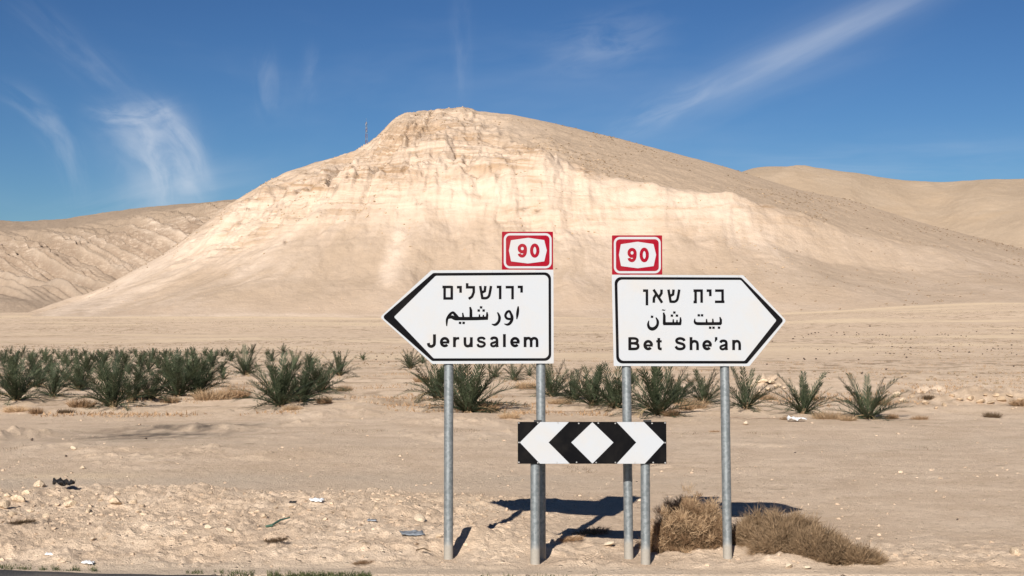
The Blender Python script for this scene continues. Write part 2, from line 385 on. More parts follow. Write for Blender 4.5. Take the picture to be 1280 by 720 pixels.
core = np.linspace(-.40, .40, 700)
out_a = np.array([.43, .48, .56, .68, .85, 1.1, 1.5, 2.0])
acol = np.concatenate([-out_a[::-1], core, out_a]); ext = np.zeros(len(acol))
acol = np.concatenate([[-2.5, -2.5, -2.5], acol, [2.5, 2.5, 2.5]]); ext = np.concatenate([[-9000, -600, -60], ext, [60, 600, 9000]])
rows = [-3000, -300, -40, 0, 6, 9, 10.0]
y = 10.3
while y < 21: rows.append(y); y *= 1.0026
while y < 70: rows.append(y); y *= 1.0052
while y < 1250: rows.append(y); y *= 1.013
rows += [1500, 2200, 3500, 6000]
rows = np.array(rows)
Y = np.repeat(rows[:, None], len(acol), 1); X = acol[None, :]*np.maximum(Y, 10) + ext[None, :]
Z = gz(X, Y)
Z = np.where(Y < 10.5, -.02, Z)
Z = np.where(Y > 1300, np.minimum(Z, 25), Z)
me = np_mesh('ground', np.stack([X, Y, Z], -1).reshape(-1, 3), grid_faces(len(rows), len(acol)), M['ground'])
def gauss(px, py, sx_, sy_, rot=0.0):
    x0, y0 = gpt(px, py); dx, dy = X-x0, Y-y0
    c, s = math.cos(rot), math.sin(rot); u = dx*c+dy*s; v = -dx*s+dy*c
    return np.exp(-(u/sx_)**2-(v/sy_)**2)
rag = fbm(X*.8, Y*.8, 4, 101)
tr_c = 17.6 + .045*X + .25*perlin(X*.12, Y*0, 5)
track = np.exp(-((Y-tr_c)/1.15)**2)*sstep(.32, -.05, X/np.maximum(Y, 1))*.85 + .35*np.exp(-((Y-24.5-.05*X)/1.5)**2)
track = np.clip(track*(.75+.8*rag), 0, 1)
track = np.maximum(track, sstep(11.0, 10.55, Y + .12*rag + .06*X)*.8)
dark = np.clip(gauss(205, 541, 1.5, 1.6, .0)*1.0 + gauss(255, 532, 1.1, 1.0, .0)*1.2 + gauss(150, 548, 1.2, .9, 0)*.5, 0, 1)*(.55+.9*fbm(X*3, Y*1.5, 3, 111))*1.25
pale = np.clip(gauss(95, 596, .9, .4)*.8 + gauss(640, 640, .8, .8)*.2, 0, 1)
far = Y > 300
band = np.exp(-((Y-860-30*fbm(X*.01, Y*0, 3, 120))/45)**2)
pale = np.maximum(pale, np.clip(band*.9, 0, 1))
pale = np.maximum(pale, sstep(.0, .35, fbm(X*.010, Y*.022, 5, 130, .6))*sstep(60, 200, Y)*.75)
stony = np.clip(.35 + berm(X, Y) + sstep(11.6, 11, Y), 0, 1)*sstep(90, 40, Y)
for n_, a_ in (('track', track), ('dark', dark), ('pale', pale), ('stony', stony), ('scrub', np.clip(sstep(30, 45, Y)*(.65+1.3*fbm(X*.014, Y*.010, 4, 151)), 0, 1))): attr(me, n_, a_)
tag(link('ground', me), kind='structure')

# asphalt road the camera stands on, its ragged edge just inside the frame
xs = np.concatenate([[-9000, -400, -60, -20], np.linspace(-8, 8, 400), [20, 60, 400, 9000]])
e = 10.35 + .026*np.clip(xs, -4.5, 0)**2 + .06*fbm(xs*1.3, xs*0, 4, 140); 
ys = np.array([2.6, 5, 8, 9.6, 10.2])
Xr = np.repeat(xs[None, :], 7, 0); Yr = np.concatenate([np.repeat(ys[:, None], len(xs), 1), (e-.06)[None, :], e[None, :]], 0)
Zr = np.full_like(Yr, .012); Zr[-2] = .008; Zr[-1] = -.03
tag(link('road', np_mesh('road', np.stack([Xr, Yr, Zr], -1).reshape(-1, 3), grid_faces(7, len(xs)), M['asphalt'])), kind='structure')
tag(link('road_marking', mesh('road_marking', [(-400, 9.75, .016), (400, 9.75, .016), (400, 9.87, .016), (-400, 9.87, .016)], [(0, 1, 2, 3)], M['line'])), kind='structure')

# ------------------------------------------------------------------ the hills
def blur(a, s, axis):
    r = int(3*s)+1; k = np.exp(-.5*(np.arange(-r, r+1)/s)**2); k /= k.sum()
    p = np.pad(a, [(r, r) if i == axis else (0, 0) for i in (0, 1)], mode='edge')
    return np.apply_along_axis(lambda v: np.convolve(v, k, 'valid'), axis, p)
def terrain(cols, depths, table, pxs, rows_n, sig=(3, 5), end=None):
    """height table: for columns (bearing, photo pixels) and distances, the elevation the slope reaches"""
    cols = np.array(cols, float); depths = np.array(depths, float); T = np.array(table, float)
    yr = np.linspace(depths[0], depths[-1], rows_n)
    H = 1.69 + (430-T)*depths[None, :]/F                       # metres at the nodes
    H1 = np.stack([np.interp(yr, depths, H[i]) for i in range(len(cols))], 0)
    H2 = np.stack([np.interp(pxs, cols, H1[:, j]) for j in range(rows_n)], 0)   # rows x cols
    H2 = blur(H2, sig[0], 0); H2 = blur(H2, sig[1], 1)
    Yg = np.repeat(yr[:, None], len(pxs), 1); Xg = (pxs[None, :]-640)/F*Yg
    return Xg, Yg, H2
def node_blend(cols, depths, masks, pxs, rows_n):
    yr = np.linspace(depths[0], depths[-1], rows_n)
    Mk = np.array(masks, float)
    m1 = np.stack([np.interp(yr, depths, Mk[i]) for i in range(len(cols))], 0)
    m2 = np.stack([np.interp(pxs, cols, m1[:, j]) for j in range(rows_n)], 0)
    return blur(blur(m2, 2, 0), 4, 1)

# main hill
px = np.concatenate([np.linspace(-700, -60, 40)[:-1], np.linspace(-60, 1340, 930), np.linspace(1340, 2000, 40)[1:]])
dep = [860, 900, 985, 1060, 1115, 1190, 1270, 1330, 1480]
cols = [-700, -100, 0, 110, 200, 290, 335, 380, 450, 468, 485, 505, 535, 570, 610, 640, 670, 700, 780, 900, 960, 1005, 1064, 1150, 1280, 1400, 2000]
tab = [
 [440, 440, 440, 440, 440, 440, 440, 440, 440],
 [412, 412, 412, 412, 412, 412, 414, 420, 430],
 [408, 402, 401, 401, 401, 401, 403, 410, 425],
 [408, 396, 386, 379, 375, 372, 371, 380, 405],
 [408, 394, 370, 349, 336, 327, 320, 325, 370],
 [408, 392, 357, 318, 292, 270, 253, 256, 290],
 [408, 391, 352, 305, 264, 244, 225, 231, 268],
 [408, 391, 348, 296, 242, 226, 206, 212, 248],
 [404, 390, 344, 288, 226, 206, 186, 190, 225],
 [404, 390, 343, 285, 220, 196, 173, 178, 215],
 [404, 390, 342, 282, 213, 182, 153, 160, 205],
 [404, 390, 342, 280, 206, 166, 139.5, 148, 195],
 [404, 390, 341, 280, 202, 163, 137, 146, 190],
 [404, 390, 341, 280, 200, 162, 133, 143, 185],
 [404, 390, 341, 280, 201, 164, 139, 150, 190],
 [404, 390, 341, 281, 203, 170, 142, 155, 195],
 [404, 390, 341, 283, 202, 172, 147, 160, 200],
 [404, 390, 341, 285, 205, 177, 154, 165, 205],
 [408, 389, 342, 292, 226, 196, 173, 182, 215],
 [408, 387, 343, 302, 245, 224, 205, 210, 240],
 [408, 385, 343, 308, 258, 238, 224, 228, 255],
 [404, 385, 346, 318, 271, 252, 238, 242, 270],
 [402, 384, 352, 328, 292, 270, 249, 254, 285],
 [398, 382, 358, 337, 310, 292, 277, 282, 310],
 [396, 378, 357, 343, 331, 320, 311, 316, 335],
 [396, 376, 356, 345, 338, 332, 328, 332, 345],
 [396, 375, 354, 345, 340, 338, 336, 340, 350]]
RN = 400
Xg, Yg, H = terrain(cols, dep, tab, px, RN, (2.6, 5))
cl = node_blend(cols, dep, [[0, 0, 0, .15, 1, .8, .5, 0, 0] if 250 < c < 620 else [0, 0, 0, .4, .8, .3, 0, 0, 0] if 600 < c < 760 else [0, 0, 0, .18, .3, .05, 0, 0, 0] if 700 < c < 1010 else [0]*9 for c in cols], px, RN)
stn = node_blend(cols, dep, [([0, .15, .1, 0, 0, 0, .2, .8, 1] if 620 < c < 780 else [0, .2, .1, 0, 0, 0, .2, 1, 1] if 780 <= c < 1000 else [.2, .35, .45, .4, .5, .9, .9, 1, 1] if c >= 1000 else [0, 0, 0, 0, 0, .05, .4, 1, 1]) for c in cols], px, RN)
edge_y = 1119 + 9*perlin(px*.013, px*0, 77) + 4*perlin(px*.05, px*0, 78) + np.interp(px, [520, 600, 680, 760], [130, 60, 12, 0])
spur = sstep(0, 9, Yg-edge_y[None, :])*np.interp(px, [560, 680, 760, 1150, 1280], [0, .75, 1, .85, .6])[None, :]
stn = np.maximum(stn, spur)
cxk = np.clip(Xg, -70, 330); th = np.arctan2(Xg-cxk, 1290-Yg); fall = cxk + 210*th; run = np.hypot(Xg-cxk, 1290-Yg)
wf = fall + 9*fbm(Xg*.012, Yg*.012, 3, 201)
gul = 1.24-ridged(wf*.028, run*.011, 4, 210, .55); gul2 = ridged(wf*.085, run*.010, 3, 220, .55)
face = sstep(880, 960, Yg)*sstep(1310, 1220, Yg)
ridge_fade = sstep(-30, 110, px)[None, :]
calm = np.interp(px, [640, 760], [1, .45])[None, :]
H = H + calm*face*ridge_fade*((gul-.62)*(3.0+13*cl) + (gul2-.62)*(.5+3.2*cl))*(1-.75*stn)
H = H + calm*face*ridge_fade*(cl*12*fbm(Xg*.014, Yg*.02, 4, 230) + cl*4.5*(ridged(Xg*.045, Yg*.06, 3, 235)-.6))
# broad fans of scree spreading from the gullies of the cliff
fan = ridged(wf*.011, run*.002, 2, 213)
H = H + face*ridge_fade*(fan-.6)*9*(1-stn)
# buttress on the left skyline and below the summit
# rock outcrops: knobs and notches where the beds stick out of the scree
oc = np.clip(fbm(Xg*.020, H*.035, 4, 236, .6)-.06, 0, 1)
H = H + face*np.clip(cl*1.3, 0, 1)*(oc*11*(.4+ridged(Xg*.07, H*.12, 3, 237)) - .5)
knob = np.clip(fbm(Xg*.05, Yg*.03, 3, 238)-.30, 0, 1)*np.exp(-((px[None, :]-385)/55)**2)*sstep(1050, 1090, Yg)*sstep(1200, 1150, Yg)
H = H + knob*14
hw = H + 5*fbm(Xg*.008, Yg*.008, 3, 240)
st = 6.0; q = hw/st; fr = q-np.floor(q); terr = (np.floor(q) + sstep(.45, .95, fr))*st - hw
H = H + cl*terr*.5*calm*face*np.clip(.55+1.3*fbm(Xg*.012, Yg*.02, 3, 245), .1, 1)
H = H + (.3+.8*cl)*fbm(Xg*.12, Yg*.12, 3, 250)*face + .12*fbm(Xg*.4, Yg*.4, 2, 260)*face + stn*face*1.2*fbm(Xg*.045, Yg*.045, 3, 265)
me = np_mesh('hill', np.stack([Xg, Yg, H], -1).reshape(-1, 3), grid_faces(RN, len(px)), M['hill'])
scree = np.clip(sstep(900, 960, Yg)*(1-cl*.6)*(1-stn), 0, 1)
# beds and stains where they lie on the slope: (bearing, elevation) of each, spread over the surface
EL = 430-(H-1.69)*F/Yg; PXg = np.repeat(px[None, :], RN, 0)+3*fbm(Xg*.05, Yg*.05, 3, 271); EL = EL+3*fbm(Xg*.04, Yg*.05, 3, 272)
def blob(x, y, sx_, sy_): return np.exp(-((PXg-x)/sx_)**2-((EL-y)/sy_)**2)
def streak(pts, w_):
    o = 0
    for (x0, y0), (x1, y1) in zip(pts[:-1], pts[1:]):
        dx, dy = x1-x0, y1-y0; t_ = np.clip(((PXg-x0)*dx+(EL-y0)*dy)/(dx*dx+dy*dy), 0, 1)
        o = np.maximum(o, np.exp(-((PXg-x0-t_*dx)**2+(EL-y0-t_*dy)**2)/(w_*w_)))
    return o
pale_h = sum(streak(p_, w_)*a_ for p_, w_, a_ in (
  ([(305, 262), (235, 312), (150, 358), (60, 398)], 9, .9), ([(350, 238), (285, 300), (190, 360), (110, 392)], 6, .7), ([(425, 225), (385, 275), (300, 335)], 12, .6),
  ([(500, 290), (485, 345)], 11, 1.0), ([(470, 250), (560, 240), (660, 262)], 26, .5), ([(540, 215), (620, 235)], 22, .6), ([(690, 215), (780, 245), (920, 262)], 22, .9), ([(700, 285), (800, 300)], 30, .5),
  ([(240, 300), (150, 352)], 5, .6), ([(960, 300), (1000, 350)], 20, .3), ([(0, 400), (300, 394), (640, 396)], 2.2, .7)))
tan_h = sum(blob(*q)*a_ for q, a_ in (((430, 330, 75, 38), .8), ((300, 365, 90, 16), .6), ((560, 330, 60, 40), .45), ((455, 270, 20, 22), .5), ((1010, 345, 90, 28), .5), ((240, 345, 30, 12), .4), ((880, 350, 60, 26), .35)))
tan_h = tan_h*(1-np.clip(pale_h, 0, 1))
rust_h = sum(blob(*q)*a_ for q, a_ in (((515, 160, 45, 11), .8), ((600, 172, 40, 8), .6), ((660, 186, 34, 6), .7), ((488, 175, 18, 9), .6), ((735, 212, 16, 11), .9), ((480, 208, 28, 5), .6), ((400, 232, 26, 9), .6), ((350, 238, 20, 6), .5),
   ((560, 222, 30, 4), .5), ((640, 262, 16, 4), .5), ((668, 262, 10, 5), .7), ((830, 259, 130, 1.8), .7), ((800, 274, 110, 1.5), .5), ((960, 257, 18, 2.5), .8), ((1010, 272, 34, 3), .6), ((530, 190, 50, 4), .4), ((600, 208, 50, 3), .4)))
dark_h = sum(blob(*q)*a_ for q, a_ in (((433, 219, 2.5, 4.5), 1), ((418, 234, 5, 5), .8), ((398, 223, 7, 2.5), .7), ((378, 214, 9, 2.2), .7), ((356, 303, 2, 3), .8), ((736, 210, 3, 7), .8), ((536, 174, 4, 2.5), .7), ((630, 184, 3, 2), .7),
   ((523, 254, 5, 1.2), .7), ((672, 264, 5, 2), .7), ((655, 261, 6, 1.2), .7), ((792, 196, 3, 1.5), .8), ((777, 188, 2.5, 1), .8), ((820, 211, 2.5, 1.5), .8), ((838, 194, 6, 1), .7), ((706, 183, 3, 1), .6), ((868, 221, 12, 1.5), .5), ((520, 168, 20, 1.2), .6), ((500, 225, 18, 1.0), .4)))
for n_, a_ in (('cliff', cl), ('stony', np.clip(stn*.9, 0, 1)), ('scree', scree), ('fall', wf*.075), ('run', run), ('pale_bed', np.clip(pale_h, 0, 1)), ('tan_bed', np.clip(tan_h, 0, 1)), ('rust_shade_bed', np.clip(rust_h, 0, 1)), ('dark_bed', np.clip(dark_h, 0, 1))): attr(me, n_, a_)
tag(link('hill', me), kind='structure')
HX, HY, HZ, HPX, STN, CLF = Xg, Yg, H, px, stn, cl
def hill_point(pxv, pyv, back=False):
    j = int(np.argmin(np.abs(HPX-pxv))); pts = HZ[:, j]; ys_ = HY[:, j]
    el = 430-(pts-1.69)*F/ys_
    k = int(np.argmin(el[:340])) if back else int(np.argmax(el < pyv))
    return Vector((HX[k, j], ys_[k], pts[k]))

# the gullied range on the left
px2 = np.concatenate([np.linspace(-1500, -30, 60)[:-1], np.linspace(-30, 340, 420), np.linspace(340, 520, 30)[1:]])
dep2 = [1100, 1200, 1320, 1430, 1520, 1590, 1680, 1850, 2000, 2300]
cols2 = [-1500, -200, -40, 40, 90, 140, 200, 260, 310, 380, 520]
tab2 = [
 [405, 395, 380, 350, 330, 315, 300, 285, 280, 330],
 [408, 392, 372, 345, 322, 306, 292, 280, 275, 330],
 [403, 388, 362, 345, 318, 302, 288, 278, 275, 330],
 [403, 390, 372, 350, 320, 302, 289, 279, 276, 330],
 [403, 390, 375, 350, 318, 298, 284, 276, 272, 330],
 [403, 391, 375, 348, 312, 288, 274, 267, 263, 330],
 [403, 391, 372, 340, 302, 275, 263, 259, 257, 320],
 [403, 391, 366, 330, 292, 268, 257, 254, 252, 310],
 [403, 390, 360, 320, 285, 264, 254, 250, 248, 300],
 [403, 390, 360, 315, 285, 264, 256, 252, 250, 300],
 [403, 395, 380, 350, 330, 310, 300, 290, 285, 320]]
R2 = 300
Xg, Yg, H = terrain(cols2, dep2, tab2, px2, R2, (3, 6))
fc = sstep(1180, 1350, Yg)*sstep(1720, 1600, Yg)
fall = Xg + .75*(Yg-1500); run = Yg
wf = fall + 5*fbm(Xg*.008, Yg*.008, 3, 301)
g = ridged(wf*.022, run*.0005, 3, 310, .5); g2 = ridged(wf*.060, run*.0015, 2, 320, .5)
cl2 = sstep(1500, 1545, Yg)*sstep(1680, 1600, Yg)
H = H + fc*(-(g-.62)*24 - (g2-.62)*15) + fc*4*fbm(Xg*.03, Yg*.03, 4, 330)
H = H + 14*np.exp(-((Xg-(-410))/60)**2-((Yg-1270)/55)**2) + 10*np.exp(-((Xg-(-430))/50)**2-((Yg-1180)/40)**2)
hw = H + 10*fbm(Xg*.006, Yg*.006, 3, 340); q = hw/9; fr = q-np.floor(q); H = H + cl2*.6*((np.floor(q)+sstep(.5, .95, fr))*9-hw)
H = H + sstep(1600, 1700, Yg)*2.5*fbm(Xg*.02, Yg*.02, 4, 350) + 1.0*fbm(Xg*.09, Yg*.09, 3, 355)
me = np_mesh('distant_range', np.stack([Xg, Yg, H], -1).reshape(-1, 3), grid_faces(R2, len(px2)), M['range'])
lite = np.clip(sstep(1400, 1480, Yg)*sstep(1600, 1540, Yg)*sstep(-440, -330, Xg), 0, 1)
stn2 = np.clip(sstep(1560, 1640, Yg)*.9 + sstep(1350, 1200, Yg)*.4 + .25 - .9*lite, 0, 1)
EL = 430-(H-1.69)*F/Yg; PXg = np.repeat(px2[None, :], R2, 0)
ribs = 1.3-.55*g-.45*g2
rn_ = (ribs-ribs.min())/(ribs.max()-ribs.min()); ribs = .25+.6*rn_
pb = 1.2*np.exp(-((PXg-205)/95)**2-((EL-298-(PXg-200)*-.12)/24)**2)*sstep(.45, .75, ribs)
db = np.clip(np.exp(-((EL-np.interp(PXg, [0, 150, 300], [279, 266, 254]))/4.0)**2)*sstep(130, 180, PXg) + sstep(.62, .42, ribs)*.9*sstep(395, 360, EL)*sstep(268, 285, EL), 0, 1)  # dark rim bed, plus ravine shade painted into the colour along the gullies
for n_, a_ in (('pale_bed', np.clip(pb, 0, 1)), ('rust_shade_bed', np.clip(db, 0, 1)), ('tan_bed', sstep(330, 375, EL)*.6), ('dark_bed', np.exp(-((EL-255)/1.6)**2)*np.exp(-((PXg-230)/70)**2))): attr(me, n_, a_)
for n_, a_ in (('cliff', cl2), ('stony', stn2), ('scree', fc*1.3), ('fall', wf*.07), ('run', run)): attr(me, n_, a_)  # scree here: brown streaks painted as shade where the ravine relief shows weakly
tag(link('distant_range', me), kind='structure')

# the rounded hill behind on the right
px3 = np.concatenate([np.linspace(760, 1340, 380), np.linspace(1340, 3000, 60)[1:]])
dep3 = [1330, 1430, 1560, 1700, 1850, 1960, 2100, 2400]
cols3 = [760, 880, 925, 950, 975, 1020, 1060, 1100, 1140, 1180, 1230, 1280, 1380, 1500, 3000]
tab3 = [
 [400, 380, 350, 320, 290, 275, 280, 330],
 [395, 350, 310, 270, 245, 232, 240, 300],
 [390, 340, 300, 255, 225, 212, 220, 290],
 [388, 335, 295, 248, 216, 205, 215, 285],
 [386, 330, 290, 244, 214, 204, 214, 285],
 [384, 328, 290, 244, 215, 207, 216, 285],
 [384, 328, 292, 250, 221, 213, 220, 285],
 [384, 330, 296, 258, 229, 220, 226, 285],
 [384, 335, 302, 268, 238, 225, 230, 290],
 [383, 340, 305, 270, 240, 226, 230, 290],
 [382, 338, 290, 248, 232, 223, 228, 290],
 [380, 325, 275, 245, 230, 221, 228, 290],
 [378, 320, 280, 250, 235, 226, 232, 290],
 [376, 325, 290, 262, 245, 236, 240, 290],
 [376, 340, 310, 290, 275, 270, 280, 310]]
R3 = 200
Xg, Yg, H = terrain(cols3, dep3, tab3, px3, R3, (5, 7))
fc = sstep(1380, 1500, Yg)*sstep(2010, 1900, Yg)
fall = Xg - .25*(Yg-1500); run = Yg; wf = fall + 12*fbm(Xg*.008, Yg*.008, 3, 401)
H = H + fc*((ridged(wf*.008, run*.0015, 2, 410)-.62)*10) + 1.0*fbm(Xg*.03, Yg*.03, 4, 420)*fc + .8*fbm(Xg*.1, Yg*.1, 3, 425)*fc
me = np_mesh('back_hill', np.stack([Xg, Yg, H], -1).reshape(-1, 3), grid_faces(R3, len(px3)), M['back'])
stn3 = np.clip(.45+1.4*fbm(Xg*.006, Yg*.006, 3, 430), 0, 1)
for n_, a_ in (('cliff', H*0), ('stony', stn3), ('scree', fc*.6), ('fall', wf*.05), ('run', run)): attr(me, n_, a_)
tag(link('back_hill', me), kind='structure')

# ------------------------------------------------------------------ solid builders
class MB:
    def __init__(s): s.v = []; s.f = []
    def add(s, v, f):
        b = len(s.v); s.v += [tuple(p) for p in v]; s.f += [tuple(i+b for i in q) for q in f]
    def tube(s, pts, r, n=8, cap=True):
        pts = [Vector(p) for p in pts]; R = r if isinstance(r, (list, tuple)) else [r]*len(pts); b = len(s.v)
        for i, p in enumerate(pts):
            d = (pts[min(i+1, len(pts)-1)]-pts[max(i-1, 0)]).normalized()
            a = d.cross(Vector((0, 0, 1))) if abs(d.z) < .9 else d.cross(Vector((0, 1, 0)))
            a.normalize(); c = d.cross(a)
            for k in range(n):
                t = 2*math.pi*k/n; s.v.append(tuple(p + (a*math.cos(t)+c*math.sin(t))*R[i]))
        for i in range(len(pts)-1):
            for k in range(n): s.f.append((b+i*n+k, b+i*n+(k+1) % n, b+(i+1)*n+(k+1) % n, b+(i+1)*n+k))
        if cap:
            s.f.append(tuple(b+k for k in range(n))[::-1]); s.f.append(tuple(b+(len(pts)-1)*n+k for k in range(n)))
    def box(s, c, h):
        x, y, z = c; a, b_, d = h
        s.add([(x+i*a, y+j*b_, z+k*d) for i in (-1, 1) for j in (-1, 1) for k in (-1, 1)],
              [(0, 1, 3, 2), (4, 6, 7, 5), (0, 4, 5, 1), (2, 3, 7, 6), (0, 2, 6, 4), (1, 5, 7, 3)])
    def prism(s, pts, y0, y1):
        """polygon in x,z extruded from y0 (front) to y1"""
        n = len(pts)
        s.add([(p[0], y0, p[1]) for p in pts]+[(p[0], y1, p[1]) for p in pts],
              [tuple(range(n)), tuple(range(2*n-1, n-1, -1))]+[(i, (i+1) % n+0, (i+1) % n+n, i+n) for i in range(n)])
    def build(s, name, mat, parent=None, smooth=False, loc=(0, 0, 0), rot=(0, 0, 0)):
        me = mesh(name, s.v, s.f, mat, smooth)
        bm = bmesh.new(); bm.from_mesh(me)
        bmesh.ops.triangulate(bm, faces=[f for f in bm.faces if len(f.verts) > 4])
        bmesh.ops.recalc_face_normals(bm, faces=bm.faces); bm.to_mesh(me); bm.free()
        if smooth:
            try: me.set_sharp_from_angle(angle=math.radians(40))
            except Exception: pass
        return link(name, me, parent, loc, rot)

# ------------------------------------------------------------------ the signs
PM = F/11.25                                  # photo pixels per metre where the signs stand
def rounded(pts, rad, seg=6):
    o = []
    n = len(pts)
    for i in range(n):
        p = Vector(pts[i]); a = Vector(pts[i-1]); b = Vector(pts[(i+1) % n]); r = rad[i]
        if r <= 0: o.append(tuple(p)); continue
        u = (a-p).normalized(); v = (b-p).normalized(); ang = u.angle(v); t = r/math.tan(ang/2)
        p0 = p+u*t; p1 = p+v*t; c = p+(u+v).normalized()*(r/math.sin(ang/2))
        a0 = math.atan2(p0.y-c.y, p0.x-c.x); a1 = math.atan2(p1.y-c.y, p1.x-c.x)
        d = (a1-a0+math.pi) % (2*math.pi)-math.pi
        for k in range(seg+1):
            t_ = a0+d*k/seg; o.append((c.x+r*math.cos(t_), c.y+r*math.sin(t_)))
    return o
def smooth_line(pts, n=6):
    P = [pts[0]]+list(pts)+[pts[-1]]; o = []
    for i in range(1, len(P)-2):
        for k in range(n):
            t = k/n; a, b, c, d = P[i-1], P[i], P[i+1], P[i+2]
            o.append(tuple(.5*((2*b[j])+(-a[j]+c[j])*t+(2*a[j]-5*b[j]+4*c[j]-d[j])*t*t+(-a[j]+3*b[j]-3*c[j]+d[j])*t**3) for j in range(len(b))))
    o.append(tuple(pts[-1])); return o
def ribbon(pts, wd):
    """2-D stroke: list of (x,y[,w]) -> left and right outlines"""
    L = []; R = []; n = len(pts)
    for i, p in enumerate(pts):
        a = Vector(pts[max(i-1, 0)][:2]); b = Vector(pts[min(i+1, n-1)][:2]); q = Vector(p[:2])
        if 0 < i < n-1:
            d0 = (q-a).normalized(); d1 = (b-q).normalized(); d = (d0+d1)
            d = d.normalized() if d.length > 1e-6 else d0; m_ = 1/max(.5, d.dot(d0))
        else: d = (b-a).normalized(); m_ = 1
        ww = (p[2] if len(p) > 2 else wd)/2*m_; nn = Vector((-d.y, d.x))
        L.append(q+nn*ww); R.append(q-nn*ww)
    return L, R
class Letters:
    """flat print: strokes traced in local sheet coordinates, each laid a hair above the last"""
    def __init__(s, conv, y0): s.c = conv; s.y = y0; s.mb = MB(); s.k = 0; s.bold = 1.12
    def flush(s, mat, parent): s.mb.build('lettering', mat, parent); s.mb = MB()
    def stroke(s, pts, wd=22, curve=False):
        if curve: pts = smooth_line([tuple(p)+((wd,) if len(p) == 2 else ()) for p in pts])
        if s.bold != 1: pts = [tuple(p[:2])+(((p[2] if len(p) > 2 else wd)*s.bold),) for p in pts]
        L, R = ribbon(pts, wd); yy = s.y-.0001*(s.k % 9); s.k += 1; v = []; n = len(L)
        for q in L+R: x, z = s.c(q[0], q[1]); v.append((x, yy, z))
        s.mb.add(v, [(i, i+1, n+i+1, n+i) for i in range(n-1)])
    def dot(s, x, y, r=11):
        s.stroke([(x-r, y-r*.1), (x+r, y+r*.1)], r*1.55)
    def ell(s, cx, cy, rx, ry, a0, a1, wd, n=22):
        s.stroke([(cx+rx*math.cos(math.radians(a0+(a1-a0)*i/n)), cy-ry*math.sin(math.radians(a0+(a1-a0)*i/n))) for i in range(n+1)], wd)
    def latin_e(s, cx, cy):
        s.ell(cx, cy, 31, 34, 0, 318, 23); s.stroke([(cx-30, cy+3), (cx+41, cy+3)], 18)
    def latin_a(s, ox, by):
        s.stroke([(ox+8, by-66), (ox+16, by-80), (ox+36, by-84), (ox+54, by-78), (ox+60, by-60), (ox+60, by-20), (ox+64, by)], 22, True)
        s.stroke([(ox+60, by-50), (ox+34, by-42), (ox+12, by-33), (ox+9, by-18), (ox+22, by-8), (ox+42, by-12), (ox+60, by-30)], 19, True)
    def arch(s, x0, x1, by):
        s.stroke([(x0, by-92), (x0, by)], 23)
        s.stroke([(x0, by-55), (x0+10, by-74), ((x0+x1)/2+4, by-81), (x1-7, by-72), (x1, by-52), (x1, by)], 22, True)
def make_post(name, px, y_bot, y_top, Y, parent, loc, r=.0365, lean=0.0):
    b = at(px, y_bot, Y); tp = at(px, y_top, Y); h = tp.z-b.z
    m = MB(); m.tube([(0, 0, -.25), (0, 0, .0), (0, 0, h*.5), (0, 0, h)], r, 28, cap=False)
    p = m.build(name, M['galv'], parent, True, (b.x-loc.x, b.y-loc.y, b.z-loc.z), (0, lean, 0))
    c = MB(); c.tube([(0, 0, h-.012), (0, 0, h+.004), (0, 0, h+.008)], [r*1.03, r*1.03, r*.6], 28)
    c.build('post_cap', M['galv'], p, True)
    return p
